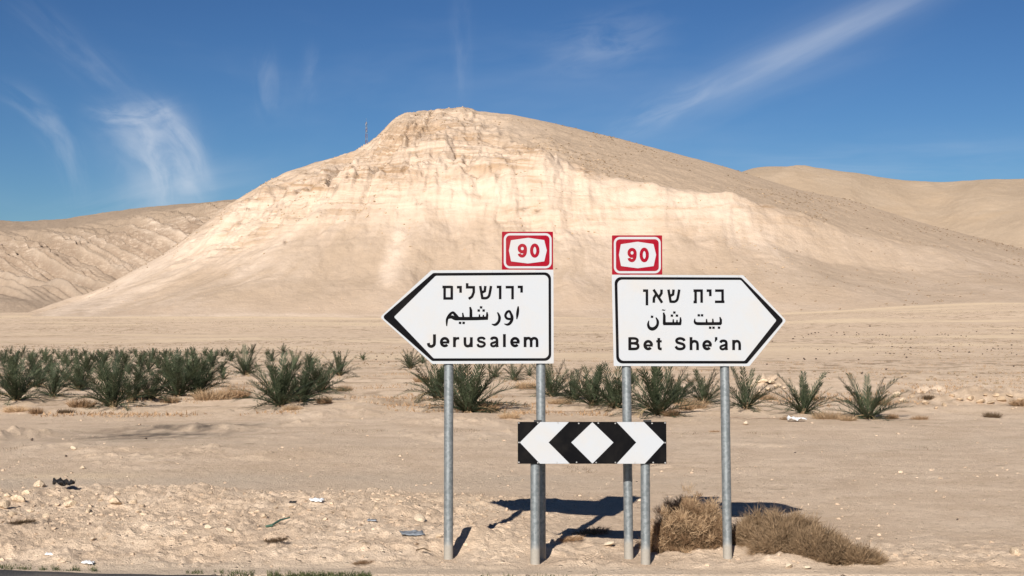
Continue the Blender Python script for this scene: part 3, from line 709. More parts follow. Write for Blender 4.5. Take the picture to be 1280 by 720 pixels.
def arrow_sign(right):
    Y = 11.28 if right else 11.25
    base = at(850 if right else 620, 697, Y); base.z = 0
    if right:
        nm, lb = 'direction_sign', "white arrow sign reading Bet She'an, pointing right, with its two steel posts"
        outer = [(764.2, 343.9), (928, 344.4), (981.2, 400.8), (935, 457.6), (766.4, 457.4)]
        bo = [(767.6, 346.6), (925.5, 347.2), (978, 400.6), (932, 454.4), (769.6, 454.2)]
        bi = [(771.2, 350.0), (925.0, 350.4), (969.0, 400.6), (929, 451.0), (773, 450.8)]
        ro, rb, ri = [1, 2, 3, 2, 1], [8, 5, 3.5, 4, 8], [6, 4, 2, 3, 6]
        plate = (764.6, 294.8, 827.2, 343.7)
        posts = ((786, 693, 298), (909.5, 697, 349)); leans = (.010, .010)
    else:
        nm, lb = 'direction_sign', 'white arrow sign reading Jerusalem, pointing left, with its two steel posts'
        outer = [(539.4, 338.3), (691.6, 337.6), (691.8, 454.2), (541.0, 454.8), (475.8, 396.6)]
        bo = [(541.8, 341.6), (688.6, 340.8), (688.8, 450.9), (540.8, 451.2), (478.6, 396.4)]
        bi = [(545.0, 345.2), (685.4, 344.2), (685.6, 447.6), (542.6, 447.8), (493.2, 396.4)]
        ro, rb, ri = [2, 1, 1, 2, 3], [4, 8, 8, 4, 3.5], [3, 6, 6, 3, 1.5]
        plate = (627.4, 290.2, 691.2, 337.5)
        posts = ((560.5, 697, 343), (676.5, 700, 294)); leans = (0, .002)
    root = tag(empty(nm, base), lb, 'road sign')
    cv = lambda x, y: ((x-640)/F*Y-base.x, at(640, y, Y).z-base.z)
    conv = lambda pts: [cv(*p) for p in pts]
    ys = 1/PM
    yf = -.052
    def slab(name, pts, rad, y0, y1, mat, parent):
        p2 = conv(rounded(pts, rad)); m = MB(); m.prism(p2, y0, y1); return m.build(name, mat, parent)
    panel = slab('sign_panel', outer, ro, yf, yf+.004, M['white'], root)
    slab('border', bo, rb, yf-.0015, yf-.0003, M['black'], panel)
    slab('sign_face', bi, ri, yf-.0030, yf-.0018, M['white'], panel)
    # rails and brackets behind the sheet
    x0, x1 = cv(outer[0][0] if right else outer[0][0]+8, 0)[0]+.02, cv((outer[1][0]-8) if right else outer[1][0], 0)[0]-.02
    for yy in (362, 436):
        zc = cv(0, yy)[1]; m = MB(); m.box(((x0+x1)/2, yf+.011, zc), ((x1-x0)/2, .0065, .018)); m.build('rail', M['galv'], panel)
    for pxp, pb, pt in posts:
        for yy in (362, 436):
            xc, zc = cv(pxp, yy); m = MB(); m.tube([(xc, .0, zc-.016), (xc, .0, zc+.016)], .0405, 20); m.build('clamp', M['galv'], root, True)
    for (pxp, pb, pt), ln in zip(posts, leans): make_post('post', pxp, pb+2, pt, Y, root, base, lean=-ln)
    # rivets along the edge of the sheet
    for i in range(9):
        for yy in (outer[0][1]+1.7, outer[3][1]-1.7):
            xx = (outer[0][0]+6)+i*(outer[1][0]-outer[0][0]-12)/8
            x_, z_ = cv(xx, yy); m = MB(); m.tube([(x_, yf+.001, z_), (x_, yf-.0022, z_)], [.0042, .003], 8); m.build('rivet', M['boltm'], panel)
    # lettering traced from the sheet (1 unit = 1/7.2 photo pixel)
    oy = 345; ox = 770 if right else 530
    K = Letters(lambda x, y: cv(ox+x/7.2, oy+y/7.2), yf-.0034)
    if not right:
        for h in ([(843, 101), (878, 101), (878, 152)], [(735, 103), (797, 103), (797, 212)], [(655, 101), (686, 101), (686, 211)],
                  [(507, 92), (514, 130), (527, 207)], [(553, 92), (548, 138), (520, 152)],
                  [(390, 67), (390, 104), (449, 104), (449, 148), (434, 187), (404, 208)], [(298, 103), (331, 103), (331, 153)],
                  [(168, 101), (252, 101)], [(252, 92), (252, 213)], [(188, 101), (188, 213)], [(178, 204), (262, 204)]): K.stroke(h, 21)
        K.stroke([(519, 200), (560, 201), (584, 184), (594, 150), (604, 92)], 21, True)
        K.flush(M['black'], panel); K.bold = 1.25
        K.stroke([(848, 274, 9), (845, 310, 19), (840, 350, 19), (835, 390, 7)], 16, True)
        K.stroke([(786, 350), (770, 320), (748, 326), (733, 356), (746, 382), (778, 388), (792, 376)], 18, True)
        K.stroke([(776, 326, 14), (791, 365, 22), (789, 402, 21), (768, 431, 20), (746, 438, 15), (722, 431, 5)], 18, True)
        K.stroke([(662, 328, 9), (679, 366, 19), (676, 404, 20), (655, 432, 20), (633, 440, 16), (610, 433, 5)], 18, True)
        K.stroke([(576, 380), (470, 384), (380, 385), (300, 384)], 25)
        for q in ([(568, 326, 9), (570, 352, 17), (566, 388, 18)], [(536, 350, 9), (534, 388, 17)], [(500, 346, 9), (502, 388, 17)],
                  [(416, 280, 12), (424, 310, 20), (424, 386, 22)], [(350, 332, 9), (358, 388, 19)]): K.stroke(q, 16)
        for d in ((515, 284), (494, 312), (538, 312), (327, 423), (359, 423)): K.dot(*d, 11)
        K.stroke([(208, 452, 7), (208, 415, 15), (213, 384, 18), (236, 348, 20), (262, 330, 18), (282, 348, 22), (306, 378, 24)], 18, True)
        K.stroke([(212, 386, 8), (250, 370, 24), (284, 384, 26), (320, 388, 20)], 20, True)
        K.flush(M['black'], panel); K.bold = 1.12
        K.stroke([(98, 525), (98, 598), (93, 620), (72, 634), (50, 626), (43, 603)], 24, True)
        K.latin_e(190, 595); K.stroke([(277, 549), (277, 640)], 23); K.stroke([(277, 590), (290, 565), (320, 560)], 20, True)
        K.stroke([(371, 551), (371, 602), (378, 624), (395, 631), (415, 624), (427, 600)], 22, True); K.stroke([(428, 551), (428, 640)], 23)
        K.stroke([(548, 573), (538, 560), (517, 556), (496, 561), (490, 575), (500, 588), (520, 594), (541, 602), (547, 616), (536, 630), (515, 635), (492, 629), (484, 612)], 20, True)
        K.latin_a(598, 640); K.stroke([(724, 523), (724, 640)], 23); K.latin_e(819, 595)
        K.arch(909, 963, 640); K.stroke([(963, 585), (973, 566), (992, 560), (1010, 568), (1016, 588), (1016, 640)], 22, True)
    else:
        for h in ([(884, 134), (951, 134), (951, 243)], [(882, 234), (968, 234)], [(808, 134), (841, 134), (841, 184)],
                  [(690, 134), (763, 134), (763, 243)], [(709, 134), (709, 236), (690, 236)],
                  [(466, 124), (473, 165), (486, 240)], [(512, 124), (507, 168), (480, 182)],
                  [(332, 124), (409, 243)], [(404, 124), (403, 158), (383, 188)], [(334, 243), (336, 200), (356, 168)],
                  [(238, 134), (273, 134), (273, 266)]): K.stroke(h, 21)
        K.stroke([(479, 232), (520, 233), (543, 216), (553, 180), (563, 124)], 21, True)
        K.flush(M['black'], panel); K.bold = 1.22
        K.stroke([(352, 374, 8), (368, 405, 18), (366, 440, 20), (345, 468, 24), (318, 477, 26), (293, 465, 22), (283, 435, 17), (290, 402, 6)], 20, True)
        K.dot(318, 368)
        K.stroke([(578, 430), (500, 430), (418, 430)], 23)
        for q in ([(572, 372, 9), (574, 400, 16), (570, 434, 18)], [(542, 395, 9), (540, 434, 17)], [(508, 390, 9), (508, 434, 17)],
                  [(421, 330, 11), (428, 360, 20), (427, 434, 22)]): K.stroke(q, 16)
        K.stroke([(406, 311, 5), (416, 306, 8), (426, 311, 8), (438, 305, 4)], 7, True)
        for d in ((518, 330), (496, 358), (541, 358), (737, 355), (766, 355), (838, 466), (868, 466), (917, 466)): K.dot(*d, 11)
        K.stroke([(938, 429), (850, 430), (730, 430)], 23)
        K.stroke([(740, 430, 23), (714, 427, 22), (700, 412, 16), (702, 384, 6)], 18, True)
        for q in ([(925, 370, 8), (934, 395, 18), (932, 434, 20)], [(862, 385, 9), (864, 434, 18)], [(806, 388, 9), (808, 434, 18)]): K.stroke(q, 16)
        K.flush(M['black'], panel); K.bold = 1.12
        K.stroke([(118, 552), (118, 667)], 24)
        K.stroke([(112, 562), (160, 562), (182, 570), (187, 584), (180, 598), (160, 605), (112, 605)], 21, True)
        K.stroke([(155, 605), (184, 613), (193, 632), (184, 650), (160, 656), (112, 656)], 22, True)
        K.latin_e(283, 622); K.stroke([(378, 558), (378, 636), (384, 654), (404, 656)], 22, True); K.stroke([(355, 588), (404, 588)], 18)
        K.stroke([(607, 585), (598, 570), (570, 562), (545, 568), (536, 583), (545, 598), (570, 606), (597, 616), (606, 634), (596, 650), (570, 657), (542, 651), (529, 632)], 22, True)
        K.stroke([(666, 550), (666, 667)], 23); K.stroke([(666, 612), (676, 594), (697, 587), (717, 595), (724, 615), (724, 667)], 22, True)
        K.latin_e(810, 622); K.stroke([(890, 550, 20), (892, 570, 20), (880, 594, 6)], 16); K.latin_a(922, 667); K.arch(1047, 1101, 667)
    K.flush(M['black'], panel)
    # red route plate above
    xa, ya, xb, yb = plate; sx_, sy_ = (xb-xa)/765, (yb-ya)/562
    pc = lambda x, y: (xa+(x-85)*sx_, ya+(y-60)*sy_)
    pr = slab('route_plate', [(xa, ya), (xb, ya), (xb, yb), (xa, yb)], [.8]*4, yf-.001, yf+.003, M['red'], root)
    slab('outline', [pc(113, 83), pc(828, 83), pc(828, 604), pc(113, 604)], [7.5]*4, yf-.0025, yf-.0013, M['white'], pr)
    slab('inner_field', [pc(145, 116), pc(797, 116), pc(797, 571), pc(145, 571)], [5]*4, yf-.0040, yf-.0028, M['red'], pr)
    slab('cartouche', [pc(220, 188), pc(475, 152), pc(717, 185), pc(756, 338), pc(718, 500), pc(475, 531), pc(222, 500), pc(190, 340)], [.8]*8, yf-.0055, yf-.0043, M['white'], pr)
    N = Letters(lambda x, y: cv(*pc(x, y)), yf-.0060)
    N.bold = 1.25
    N.ell(390, 311, 46, 48, -10, 350, 38, 26)
    N.stroke([(436, 300), (437, 345), (428, 390), (404, 418), (375, 420), (352, 405), (345, 385)], 37, True)
    N.ell(576, 341, 47, 81, 0, 360, 39, 30)
    N.flush(M['red'], pr)
    return root
arrow_sign(False); arrow_sign(True)

def chevron_board():
    Y = 11.0; base = at(738, 703, Y); base.z = 0
    root = tag(empty('chevron_board', base), 'low black and white chevron board with central diamond on two short steel posts', 'road sign')
    cv = lambda x, y: ((640+x/6.4-640)/F*Y-base.x, at(640, 515+y/6.4, Y).z-base.z)
    yf = -.05
    def slab(name, pts, y0, y1, mat, parent):
        m = MB(); m.prism([cv(*p) for p in pts], y0, y1); return m.build(name, mat, parent)
    b = slab('board', [(45, 76), (1225, 76), (1226, 410), (46, 410)], yf, yf+.004, M['black'], root)
    slab('chevron', [(62, 240), (224, 77), (452, 77), (290, 240), (458, 409), (222, 409)], yf-.0015, yf-.0003, M['white'], b)
    slab('diamond', [(638, 78), (805, 240), (638, 408), (470, 240)], yf-.0015, yf-.0003, M['white'], b)
    slab('chevron', [(830, 77), (1048, 77), (1208, 240), (1053, 409), (830, 409), (986, 240)], yf-.0015, yf-.0003, M['white'], b)
    for p in ((55, 84), (205, 82), (365, 84), (530, 88), (685, 86), (820, 88), (975, 86), (1112, 88), (1215, 84), (55, 240), (1215, 242),
              (55, 398), (205, 402), (355, 400), (512, 398), (668, 400), (820, 400), (975, 400), (1120, 400), (1215, 402)):
        x_, z_ = cv(*p); m = MB(); m.tube([(x_, yf, z_), (x_, yf-.005, z_)], [.0065, .0045], 8); m.build('bolt', M['boltm'], b)
    xl = cv(60, 0)[0]; xr = cv(1210, 0)[0]
    for yy in (130, 355):
        zc = cv(0, yy)[1]; m = MB(); m.box(((xl+xr)/2, yf+.0095, zc), ((xr-xl)/2, .0055, .015)); m.build('rail', M['galv'], b)
    for pxp in (669, 807):
        make_post('post', pxp, 704, 532, Y, root, base)
        for yy in (130, 355):
            xc, zc = cv((pxp-640)*6.4, yy); m = MB(); m.tube([(xc, 0, zc-.014), (xc, 0, zc+.014)], .0405, 20); m.build('clamp', M['galv'], root, True)
    for xx in (1075, 205):
        x_, z_ = cv(xx, 70); m = MB(); m.box((x_, yf+.012, z_), (.03, .006, .008)); m.build('bracket', M['rubber'], b)
chevron_board()

# ------------------------------------------------------------------ palms
def frond_mesh(name, L, bend, mat, seed, pairs=34, lw=.0165, ll=.30):
    r = random.Random(seed); v = []; f = []
    def P(t):
        n = 12; x = z = 0
        for i in range(n):
            a = bend*((i+.5)/n*t)**1.2; x += math.sin(a)*L*t/n; z += math.cos(a)*L*t/n
        a = bend*t**1.2; return Vector((x, 0, z)), Vector((math.sin(a), 0, math.cos(a)))
    prev = None
    for i in range(7):
        t = i/6; p, d = P(t); wv = .020*(1-t)+.004; k = len(v); nrm = Vector((d.z, 0, -d.x))
        v += [p+Vector((0, wv, 0)), p-Vector((0, wv, 0)), p-nrm*wv*.8]
        if prev is not None:
            for a, b in ((0, 1), (1, 2), (2, 0)): f.append((prev+a, prev+b, k+b, k+a))
        prev = k
    for i in range(pairs):
        t = .14+.86*(i+.5)/pairs; p, d = P(t); nrm = Vector((-d.z, 0, d.x))
        prof = (min(1, (t-.05)*3.2))*(1-.45*max(0, t-.45)/.55)
        for sgn in (-1, 1):
            ln = ll*prof*r.uniform(.8, 1.1); fw = r.uniform(.8, 1.1)+t*.35
            dr = (Vector((0, sgn, 0))*r.uniform(.75, 1.05) + d*fw + nrm*r.uniform(-.2, .8)).normalized()
            side = dr.cross(nrm).normalized()*lw*r.uniform(.8, 1.1)*.5
            k = len(v); mid = p+dr*ln*.5; tip = p+dr*ln+Vector((0, 0, -.02*ln))
            v += [p, mid+side, tip, mid-side]; f.append((k, k+1, k+2, k+3))
    return mesh(name, v, f, mat)
FR = [frond_mesh('frond', 1.0, b, M['frond'], i, ll=.215) for i, b in enumerate((.2, .45, .65, .9, 1.15))]
FRD = [frond_mesh('dry_frond', .9, b, M['deadfrond'], 20+i, 18, ll=.22) for i, b in enumerate((1.3, 1.7))]
def trunk_mesh():
    m = MB(); m.tube([(0, 0, -.15), (0, 0, .02), (.01, 0, .12), (0, .01, .22), (0, 0, .30)], [.10, .11, .10, .075, .03], 9)
    for k in range(14):
        a = k*2.4; z = .02+k*.016; d = Vector((math.cos(a), math.sin(a), 0))
        m.tube([Vector((0, 0, z))+d*.08, Vector((0, 0, z+.09))+d*.14], [.022, .012], 5)
    me = mesh('trunk', m.v, m.f, M['trunk'], True); return me
TRUNK = trunk_mesh()
def base_at(px, py):
    """walk the view ray down to the real ground"""
    d = at(px, py, 1)-EYE; lo = 9.0; hi = 900.0
    ts = np.geomspace(lo, hi, 1500); xs_ = d.x*ts; ys_ = d.y*ts; zs_ = EYE.z+d.z*ts; g = gz(xs_, ys_)
    k = int(np.argmax(zs_ <= g)); 
    return Vector((xs_[k], ys_[k], float(g[k])))
def frond_set(n, r, dense=1.0):
    o = []
    for i in range(n):
        q = (i+.5)/n
        tilt = math.radians(5+70*q**.85+r.uniform(-8, 8)); az_ = i*2.39996+r.uniform(-.3, .3)
        ln = r.uniform(.78, 1.1)*(1.0-.10*q)
        o.append((min(4, int(r.uniform(0, 2.2)+q*2.6)), az_, tilt, ln))
    return o
GREEN_LABELS = {}
def palm(px, py, top, n=30, label=None, group='young date palms in the planted strip', wide=1.0, seed=0):
    r = random.Random(seed*7+int(px*3+py)); b = base_at(px, py); b.z -= .02
    h = (py-top)*b.y/F; sc = h/.98; n = int(n*1.1)
    root = tag(empty('date_palm', b, (r.uniform(-.06, .06), r.uniform(-.1, .1), r.uniform(0, 6.28))), label, 'palm tree', group)
    link('trunk', TRUNK, root, scale=(sc*.8, sc*.8, sc*.55))
    for vi, a, tl, ln in frond_set(n, r):
        link('frond', FR[vi], root, (math.cos(a)*.05*sc, math.sin(a)*.05*sc, .02*sc), (0, tl*wide, a), (sc*ln,)*3)
    for k in range(3):
        a = r.uniform(0, 6.28); link('dry_frond', FRD[k % 2], root, (0, 0, .08*sc), (0, r.uniform(1.0, 1.35), a), (sc*r.uniform(.6, .9),)*3)
    return root
near = [
 (20, 501, 444, 34, 'big dense date palm at the left edge of the photo, front row'),
 (66, 496, 456, 22, 'slim open date palm just right of the big one at the left edge'),
 (99, 488, 446, 26, 'date palm in the second row behind the slim open one'),
 (141, 509, 447, 34, 'tall date palm standing forward of its row, nearest on the left'),
 (166, 501, 452, 22, 'small palm tucked against the right side of the nearest left palm'),
 (187, 500, 456, 26, 'V-shaped open date palm between the nearest left palm and a dense clump'),
 (222, 496, 436, 32, 'left half of the dense palm clump above the brown grass'),
 (247, 493, 438, 30, 'right half of the dense palm clump above the brown grass'),
 (307, 469, 432, 26, 'date palm alone in a gap right of the dense clump'),
 (279, 475, 459, 16, 'low young palm left of the gap palm'),
 (350, 508, 443, 36, 'largest palm of the cluster left of the bare gap, in front'),
 (377, 503, 446, 30, 'middle palm of the cluster left of the bare gap'),
 (401, 491, 442, 28, 'rear right palm of the cluster left of the bare gap'),
 (425, 470, 437, 26, 'rounded palm at the left edge of the bare gap'),
 (513, 461, 435, 22, 'small dark palm under the left tip of the Jerusalem sign'),
 (547, 498, 443, 32, 'grey-green palm left of the leftmost sign post'),
 (585, 516, 441, 36, 'large palm right of the leftmost sign post, below the Jerusalem panel'),
 (619, 472, 452, 20, 'small far palm just under the middle of the Jerusalem panel'),
 (643, 476, 451, 20, 'second small far palm under the Jerusalem panel, by its right post'),
 (690, 496, 450, 28, 'palm just right of the right Jerusalem post'),
 (716, 501, 458, 26, 'first palm in the gap between the two arrow signs'),
 (741, 507, 456, 28, 'second palm in the gap between the two arrow signs'),
 (770, 511, 454, 30, 'palm beside the left post of the Bet She\'an sign'),
 (823, 519, 450, 36, 'large spreading palm with dry lower fronds between the Bet She\'an posts'),
 (845, 505, 460, 24, 'palm leaning right behind the large spreading one'),
 (880, 505, 461, 26, 'open palm just left of the right Bet She\'an post'),
 (933, 511, 460, 26, 'first palm right of the Bet She\'an sign'),
 (1004, 517, 461, 28, 'second palm right of the Bet She\'an sign, beside white litter'),
 (1085, 524, 464, 28, 'rightmost palm of all, standing alone before the rubble')]
for i, (x, y_, t_, n, lb) in enumerate(near): palm(x, y_, t_, n, lb, seed=i, wide=1.0 if x < 900 else 1.1)
# mid and far rows on the left; parts too small to show far away, so the far ones are one mesh each
def far_mesh(seed):
    r = random.Random(seed); V = []; Fc = []
    for vi, a, tl, ln in frond_set(18, r):
        me_ = FR[vi]; mt = Matrix.Rotation(a, 4, 'Z') @ Matrix.Rotation(tl, 4, 'Y') @ Matrix.Scale(ln, 4); b = len(V)
        V += [mt @ v.co for v in me_.vertices]; Fc += [tuple(b+i for i in p.vertices) for p in me_.polygons]
    return mesh('young_palm', V, Fc, M['frond'])
FAR = [far_mesh(s) for s in range(6)]
r = random.Random(5)
k = 0
def side(x): return 'at the left edge' if x < 45 else 'left of the nearest palm' if x < 120 else 'above the nearest palm' if x < 185 else 'above the dense clump' if x < 255 else 'near the bare gap'
for yb, x0, x1, step, hh in ((484, -40, 120, 36, 36), (475, -40, 270, 29, 33), (467, -35, 292, 25, 28), (460, -30, 268, 21, 24), (454.5, -30, 262, 18, 20), (450, -30, 300, 18, 15), (446, -30, 295, 16, 12.5), (443, -30, 330, 17, 11)):
    x = x0
    while x < x1:
        xx = x+r.uniform(-6, 6); yy = yb+r.uniform(-1.5, 1.5)
        if yb > 470:
            palm(xx, yy, yy-hh*r.uniform(.6, 1.05), 17, 'small date palm in the %s crowded row behind the front, %s' % ({484: 'first', 475: 'second'}[yb], side(xx)), 'crowded back rows of young palms', seed=k+100)
        else:
            b = base_at(xx, yy); sc = .88*hh*r.uniform(.7, 1.15)*b.y/F
            o = link('young_palm', FAR[k % 6], None, b, (0, 0, r.uniform(0, 6.28)), (sc,)*3)
            tag(o, 'tiny far date palm, %s row from the back, %s' % ({460: 'fifth', 454.5: 'fourth', 450: 'third', 446: 'second', 443: 'rearmost'}.get(yb, 'sixth'), side(xx)), 'palm tree', 'rearmost rows of young palms')
        k += 1; x += step*r.uniform(.8, 1.25)
for x, y_, hh in ((315, 442, 12), (335, 443, 8), (354, 443, 14), (454, 451, 12), (288, 452, 18), (340, 452, 16), (368, 462, 26), (388, 462, 24), (662, 470, 16), (528, 455, 14), (745, 478, 18), (790, 480, 20), (612, 461, 9)):
    b = base_at(x, y_); sc = hh*b.y/F
    tag(link('young_palm', FAR[k % 6], None, b, (0, 0, r.uniform(0, 6.28)), (sc,)*3), 'tiny far palm standing apart, '+('left of the bare gap' if x < 420 else 'at the edge of the bare gap' if x < 600 else 'seen between or under the two arrow signs'), 'palm tree', 'scattered far palms near the middle'); k += 1

# ------------------------------------------------------------------ dry brush, grass
def twigs(n, shape, ln, wd, seed, up=.6, curl=.5):
    """n thin bent twigs whose roots follow shape(r) -> (point, outward direction)"""
    r = np.random.default_rng(seed); P, D = shape(n, r)
    d = D + r.normal(0, .45, (n, 3)); d[:, 2] += up*r.random(n); d /= np.linalg.norm(d, axis=1)[:, None]
    L = ln*r.uniform(.5, 1.25, n)[:, None]; s = np.cross(d, r.normal(0, 1, (n, 3))); s /= np.linalg.norm(s, axis=1)[:, None]
    b2 = d + curl*r.normal(0, .5, (n, 3)); b2 /= np.linalg.norm(b2, axis=1)[:, None]
    m = P + d*L*.5; t = m + b2*L*.5; h = wd/2
    V = np.stack([P-s*h, P+s*h, m+s*h*.8, m-s*h*.8, t], 1)
    V = V.reshape(-1, 3); i = np.arange(n)*5
    T = np.concatenate([np.stack([i, i+1, i+2], 1), np.stack([i, i+2, i+3], 1), np.stack([i+3, i+2, i+4], 1)])
    return V, T
def dome(blobs, inner=.35):
    def f(n, r):
        wts = np.array([b[3]*b[4]*b[5] for b in blobs])**.67; idx = r.choice(len(blobs), n, p=wts/wts.sum()); B = np.array(blobs)[idx]
        nc = max(30, n//75); cd_ = r.normal(0, 1, (nc, 3)); cd_[:, 2] = np.abs(cd_[:, 2]); cd_ /= np.linalg.norm(cd_, axis=1)[:, None]
        cb = np.array(blobs)[r.choice(len(blobs), nc, p=wts/wts.sum())]; cr = (inner+(1-inner)*r.random(nc)**.5)[:, None]*r.uniform(.85, 1.1, (nc, 1))
        ci = r.integers(0, nc, n); off = r.normal(0, 1, (n, 3)); off /= np.linalg.norm(off, axis=1)[:, None]
        cc = (cb[:, :3]+cd_*cr*cb[:, 3:6])[ci]
        P = cc+off*(r.random(n)**.6)[:, None]*.034*(.5+1.3*r.random(nc))[ci][:, None]
        return P, off*.8+cd_[ci]*.6
    return f
def bush(name, px, py, blobs, n, ln, label, seed, mat='straw'):
    b = base_at(px, py); root = tag(empty(name, b), label, 'dry bush')
    bl = [(x-b.x, y_-b.y, float(gz(np.array([x]), np.array([y_]))[0])-b.z-.03, rx, ry, rz) for x, y_, rx, ry, rz in blobs]
    V, T = twigs(n, dome(bl, .55), ln, .0034, seed); link('twigs', np_mesh('twigs', V, T, M[mat], False), root)
    V, T = twigs(n//5, dome([(q[0], q[1], q[2], q[3]*1.12, q[4]*1.1, q[5]*1.12) for q in bl], .75), ln*1.5, .003, seed+1, up=.9, curl=.9); link('pale_tips', np_mesh('pale_tips', V, T, M['straw2'], False), root)
    V, T = twigs(n//3, dome([(q[0], q[1], q[2], q[3]*.75, q[4]*.75, q[5]*.75) for q in bl], .0), ln*1.8, .006, seed+2); link('stems', np_mesh('stems', V, T, M['twig'], False), root)
    return root
def gx(px, Y): return (px-640)/F*Y
bush('dry_bush', 858, 694, [(gx(858, 11.75), 11.75, .27, .26, .40), (gx(835, 11.65), 11.65, .18, .2, .33), (gx(885, 11.75), 11.75, .15, .22, .33), (gx(862, 12.0), 12.0, .25, .2, .42)], 34000, .055, 'round dry brown bush between the chevron board and the rightmost post', 31)
bush('dry_bush', 985, 704, [(gx(950, 11.75), 11.75, .25, .26, .26), (gx(985, 11.5), 11.5, .24, .25, .235), (gx(1015, 11.2), 11.2, .22, .22, .16), (gx(1045, 11.05), 11.05, .20, .16, .12), (gx(1070, 11.0), 11.0, .16, .12, .08), (gx(975, 11.3), 11.3, .2, .2, .2)], 40000, .075, 'long straw-coloured bush sloping down to the right of the rightmost post', 41, 'straw2')
def tuft_mesh(seed, n=420, mat='straw', hgt=1.0, spread=1.0):
    def f(n, r):
        a = r.random(n)*6.283; q = r.random(n)**.6*.5; P = np.stack([np.cos(a)*q*spread, np.sin(a)*q*spread*.7, r.random(n)*.12], 1)
        D = np.stack([np.cos(a)*q*1.6, np.sin(a)*q*1.6, np.full(n, .8*hgt)], 1); return P, D
    V, T = twigs(n, f, .42, .022, seed); return np_mesh('dry_tuft', V, T, M[mat], False)
def near_label(x, y):
    q = min(near, key=lambda n: abs(n[0]-x)+abs(n[1]-y)*2); lb = q[4].split(',')[0]
    return ' '.join(('brown dry tuft %s the %s' % ('left of' if x < q[0] else 'right of', lb)).split()[:16])
TUFT = [tuft_mesh(50+i, mat=('straw', 'straw2', 'twig')[i % 3]) for i in range(6)]
for px_, py_, w_, i in ((102, 509, 34, 0), (266, 500, 44, 1), (292, 498, 40, 0), (603, 514, 38, 0), (700, 505, 26, 1), (865, 512, 40, 1), (840, 520, 30, 0), (1098, 507, 30, 1), (1160, 500, 20, 2), (1240, 522, 26, 2),
                         (20, 515, 28, 1), (45, 517, 26, 0), (82, 517, 20, 2), (405, 505, 28, 0), (430, 489, 24, 1), (365, 513, 22, 1), (530, 478, 24, 0), (1035, 524, 34, 1), (1060, 526, 26, 1), (985, 525, 20, 1), (1115, 523, 22, 0), (893, 540, 12, 0),
                         (637, 523, 24, 1), (660, 486, 30, 1), (150, 494, 24, 0), (215, 503, 26, 1), (1150, 525, 20, 0), (1280, 508, 30, 0), (955, 500, 26, 1), (1010, 500, 26, 0)):
    b = base_at(px_, py_); sc = w_*b.y/F*.75; b.z -= .03
    tag(link('dry_tuft', TUFT[i % 6], None, b, (0, 0, random.uniform(0, 6.28)), (sc*1.3, sc, sc*1.0)), near_label(px_, py_), 'dry grass', 'dry tufts along the palm strip')
for px_, py_, w_, lb in ((262, 664, 0, ''), (345, 678, 34, 'small grey-brown dry tuft below the green stick'), (740, 668, 60, 'flattened dry tuft in the shadow behind the chevron board'), (28, 655, 34, 'dark dry tuft near the left edge on the rubble'), (455, 706, 30, 'dry tuft at the road edge left of the leftmost post'), (715, 676, 40, 'thin dry tuft just right of the double posts')):
    if not w_: continue
    b = base_at(px_, py_); sc = w_*b.y/F*.8
    tag(link('dry_tuft', TUFT[2 if 'dark' in lb or 'grey' in lb else 0], None, b, (0, 0, 1), (sc*1.3, sc*.8, sc*.35)), lb, 'dry grass')
# low weeds over the planted strip and green grass at the road edge: uncountable
def scatter_blades(name, pts, ln, wd, mat, seed, up=1.0):
    pts = np.array(pts); 
    def f(n, r): return pts, np.tile([0, 0, .7], (n, 1))+r.normal(0, .25, (n, 3))
    V, T = twigs(len(pts), f, ln, wd, seed, up=up); o = link(name, np_mesh(name, V, T, M[mat], False)); return tag(o, kind='stuff')
pts = []
for x0, x1, n in ((-20, 125, 2600), (235, 325, 1500), (335, 465, 3200), (600, 760, 300)):
    for i in range(n):
        p = rng.uniform(x0, x1); Yv = 10.38+.026*gx(p, 10.5)**2+abs(rng.normal(0, .08))
        if perlin(np.array([p*.06]), np.array([Yv*3]), 9)[0] < -.12: continue
        x = gx(p, Yv); 
        if random.random() < .6: continue
        pts.append((x, Yv, float(gz(np.array([x]), np.array([Yv]), True)[0])-.01))
n3 = len(pts)
tag(scatter_blades('green_grass', pts, .034, .005, 'green', 3), 'short green grass growing along the asphalt edge', 'grass')
xa = rng.uniform(-1, 1, 90000); ya = np.exp(rng.uniform(np.log(33.0), np.log(150), 90000)); X_ = xa*.42*ya
dn = fbm(X_*.16, ya*.10, 5, 500, .6) + .08*np.sin(ya*1.55) ; keep = dn > .17
X_, ya = X_[keep], ya[keep]; zz_ = gz(X_, ya)
tag(scatter_blades('dry_weeds', np.stack([X_, ya, zz_-.02], 1), .13, .030, 'straw', 5, .15), 'sparse brown dry weeds scattered between the palm rows', 'weeds')
xa = rng.uniform(-.4, .4, 60000); ya = rng.uniform(11, 31, 60000); X_ = xa*ya; dn = fbm(X_*.5, ya*.4, 4, 520); keep = dn > .42; X_, ya = X_[keep], ya[keep]
tag(scatter_blades('dead_stalks', np.stack([X_, ya, gz(X_, ya)-.01], 1), .07, .005, 'twig', 6, .2), 'thin dead stalks scattered over the bare ground', 'weeds')

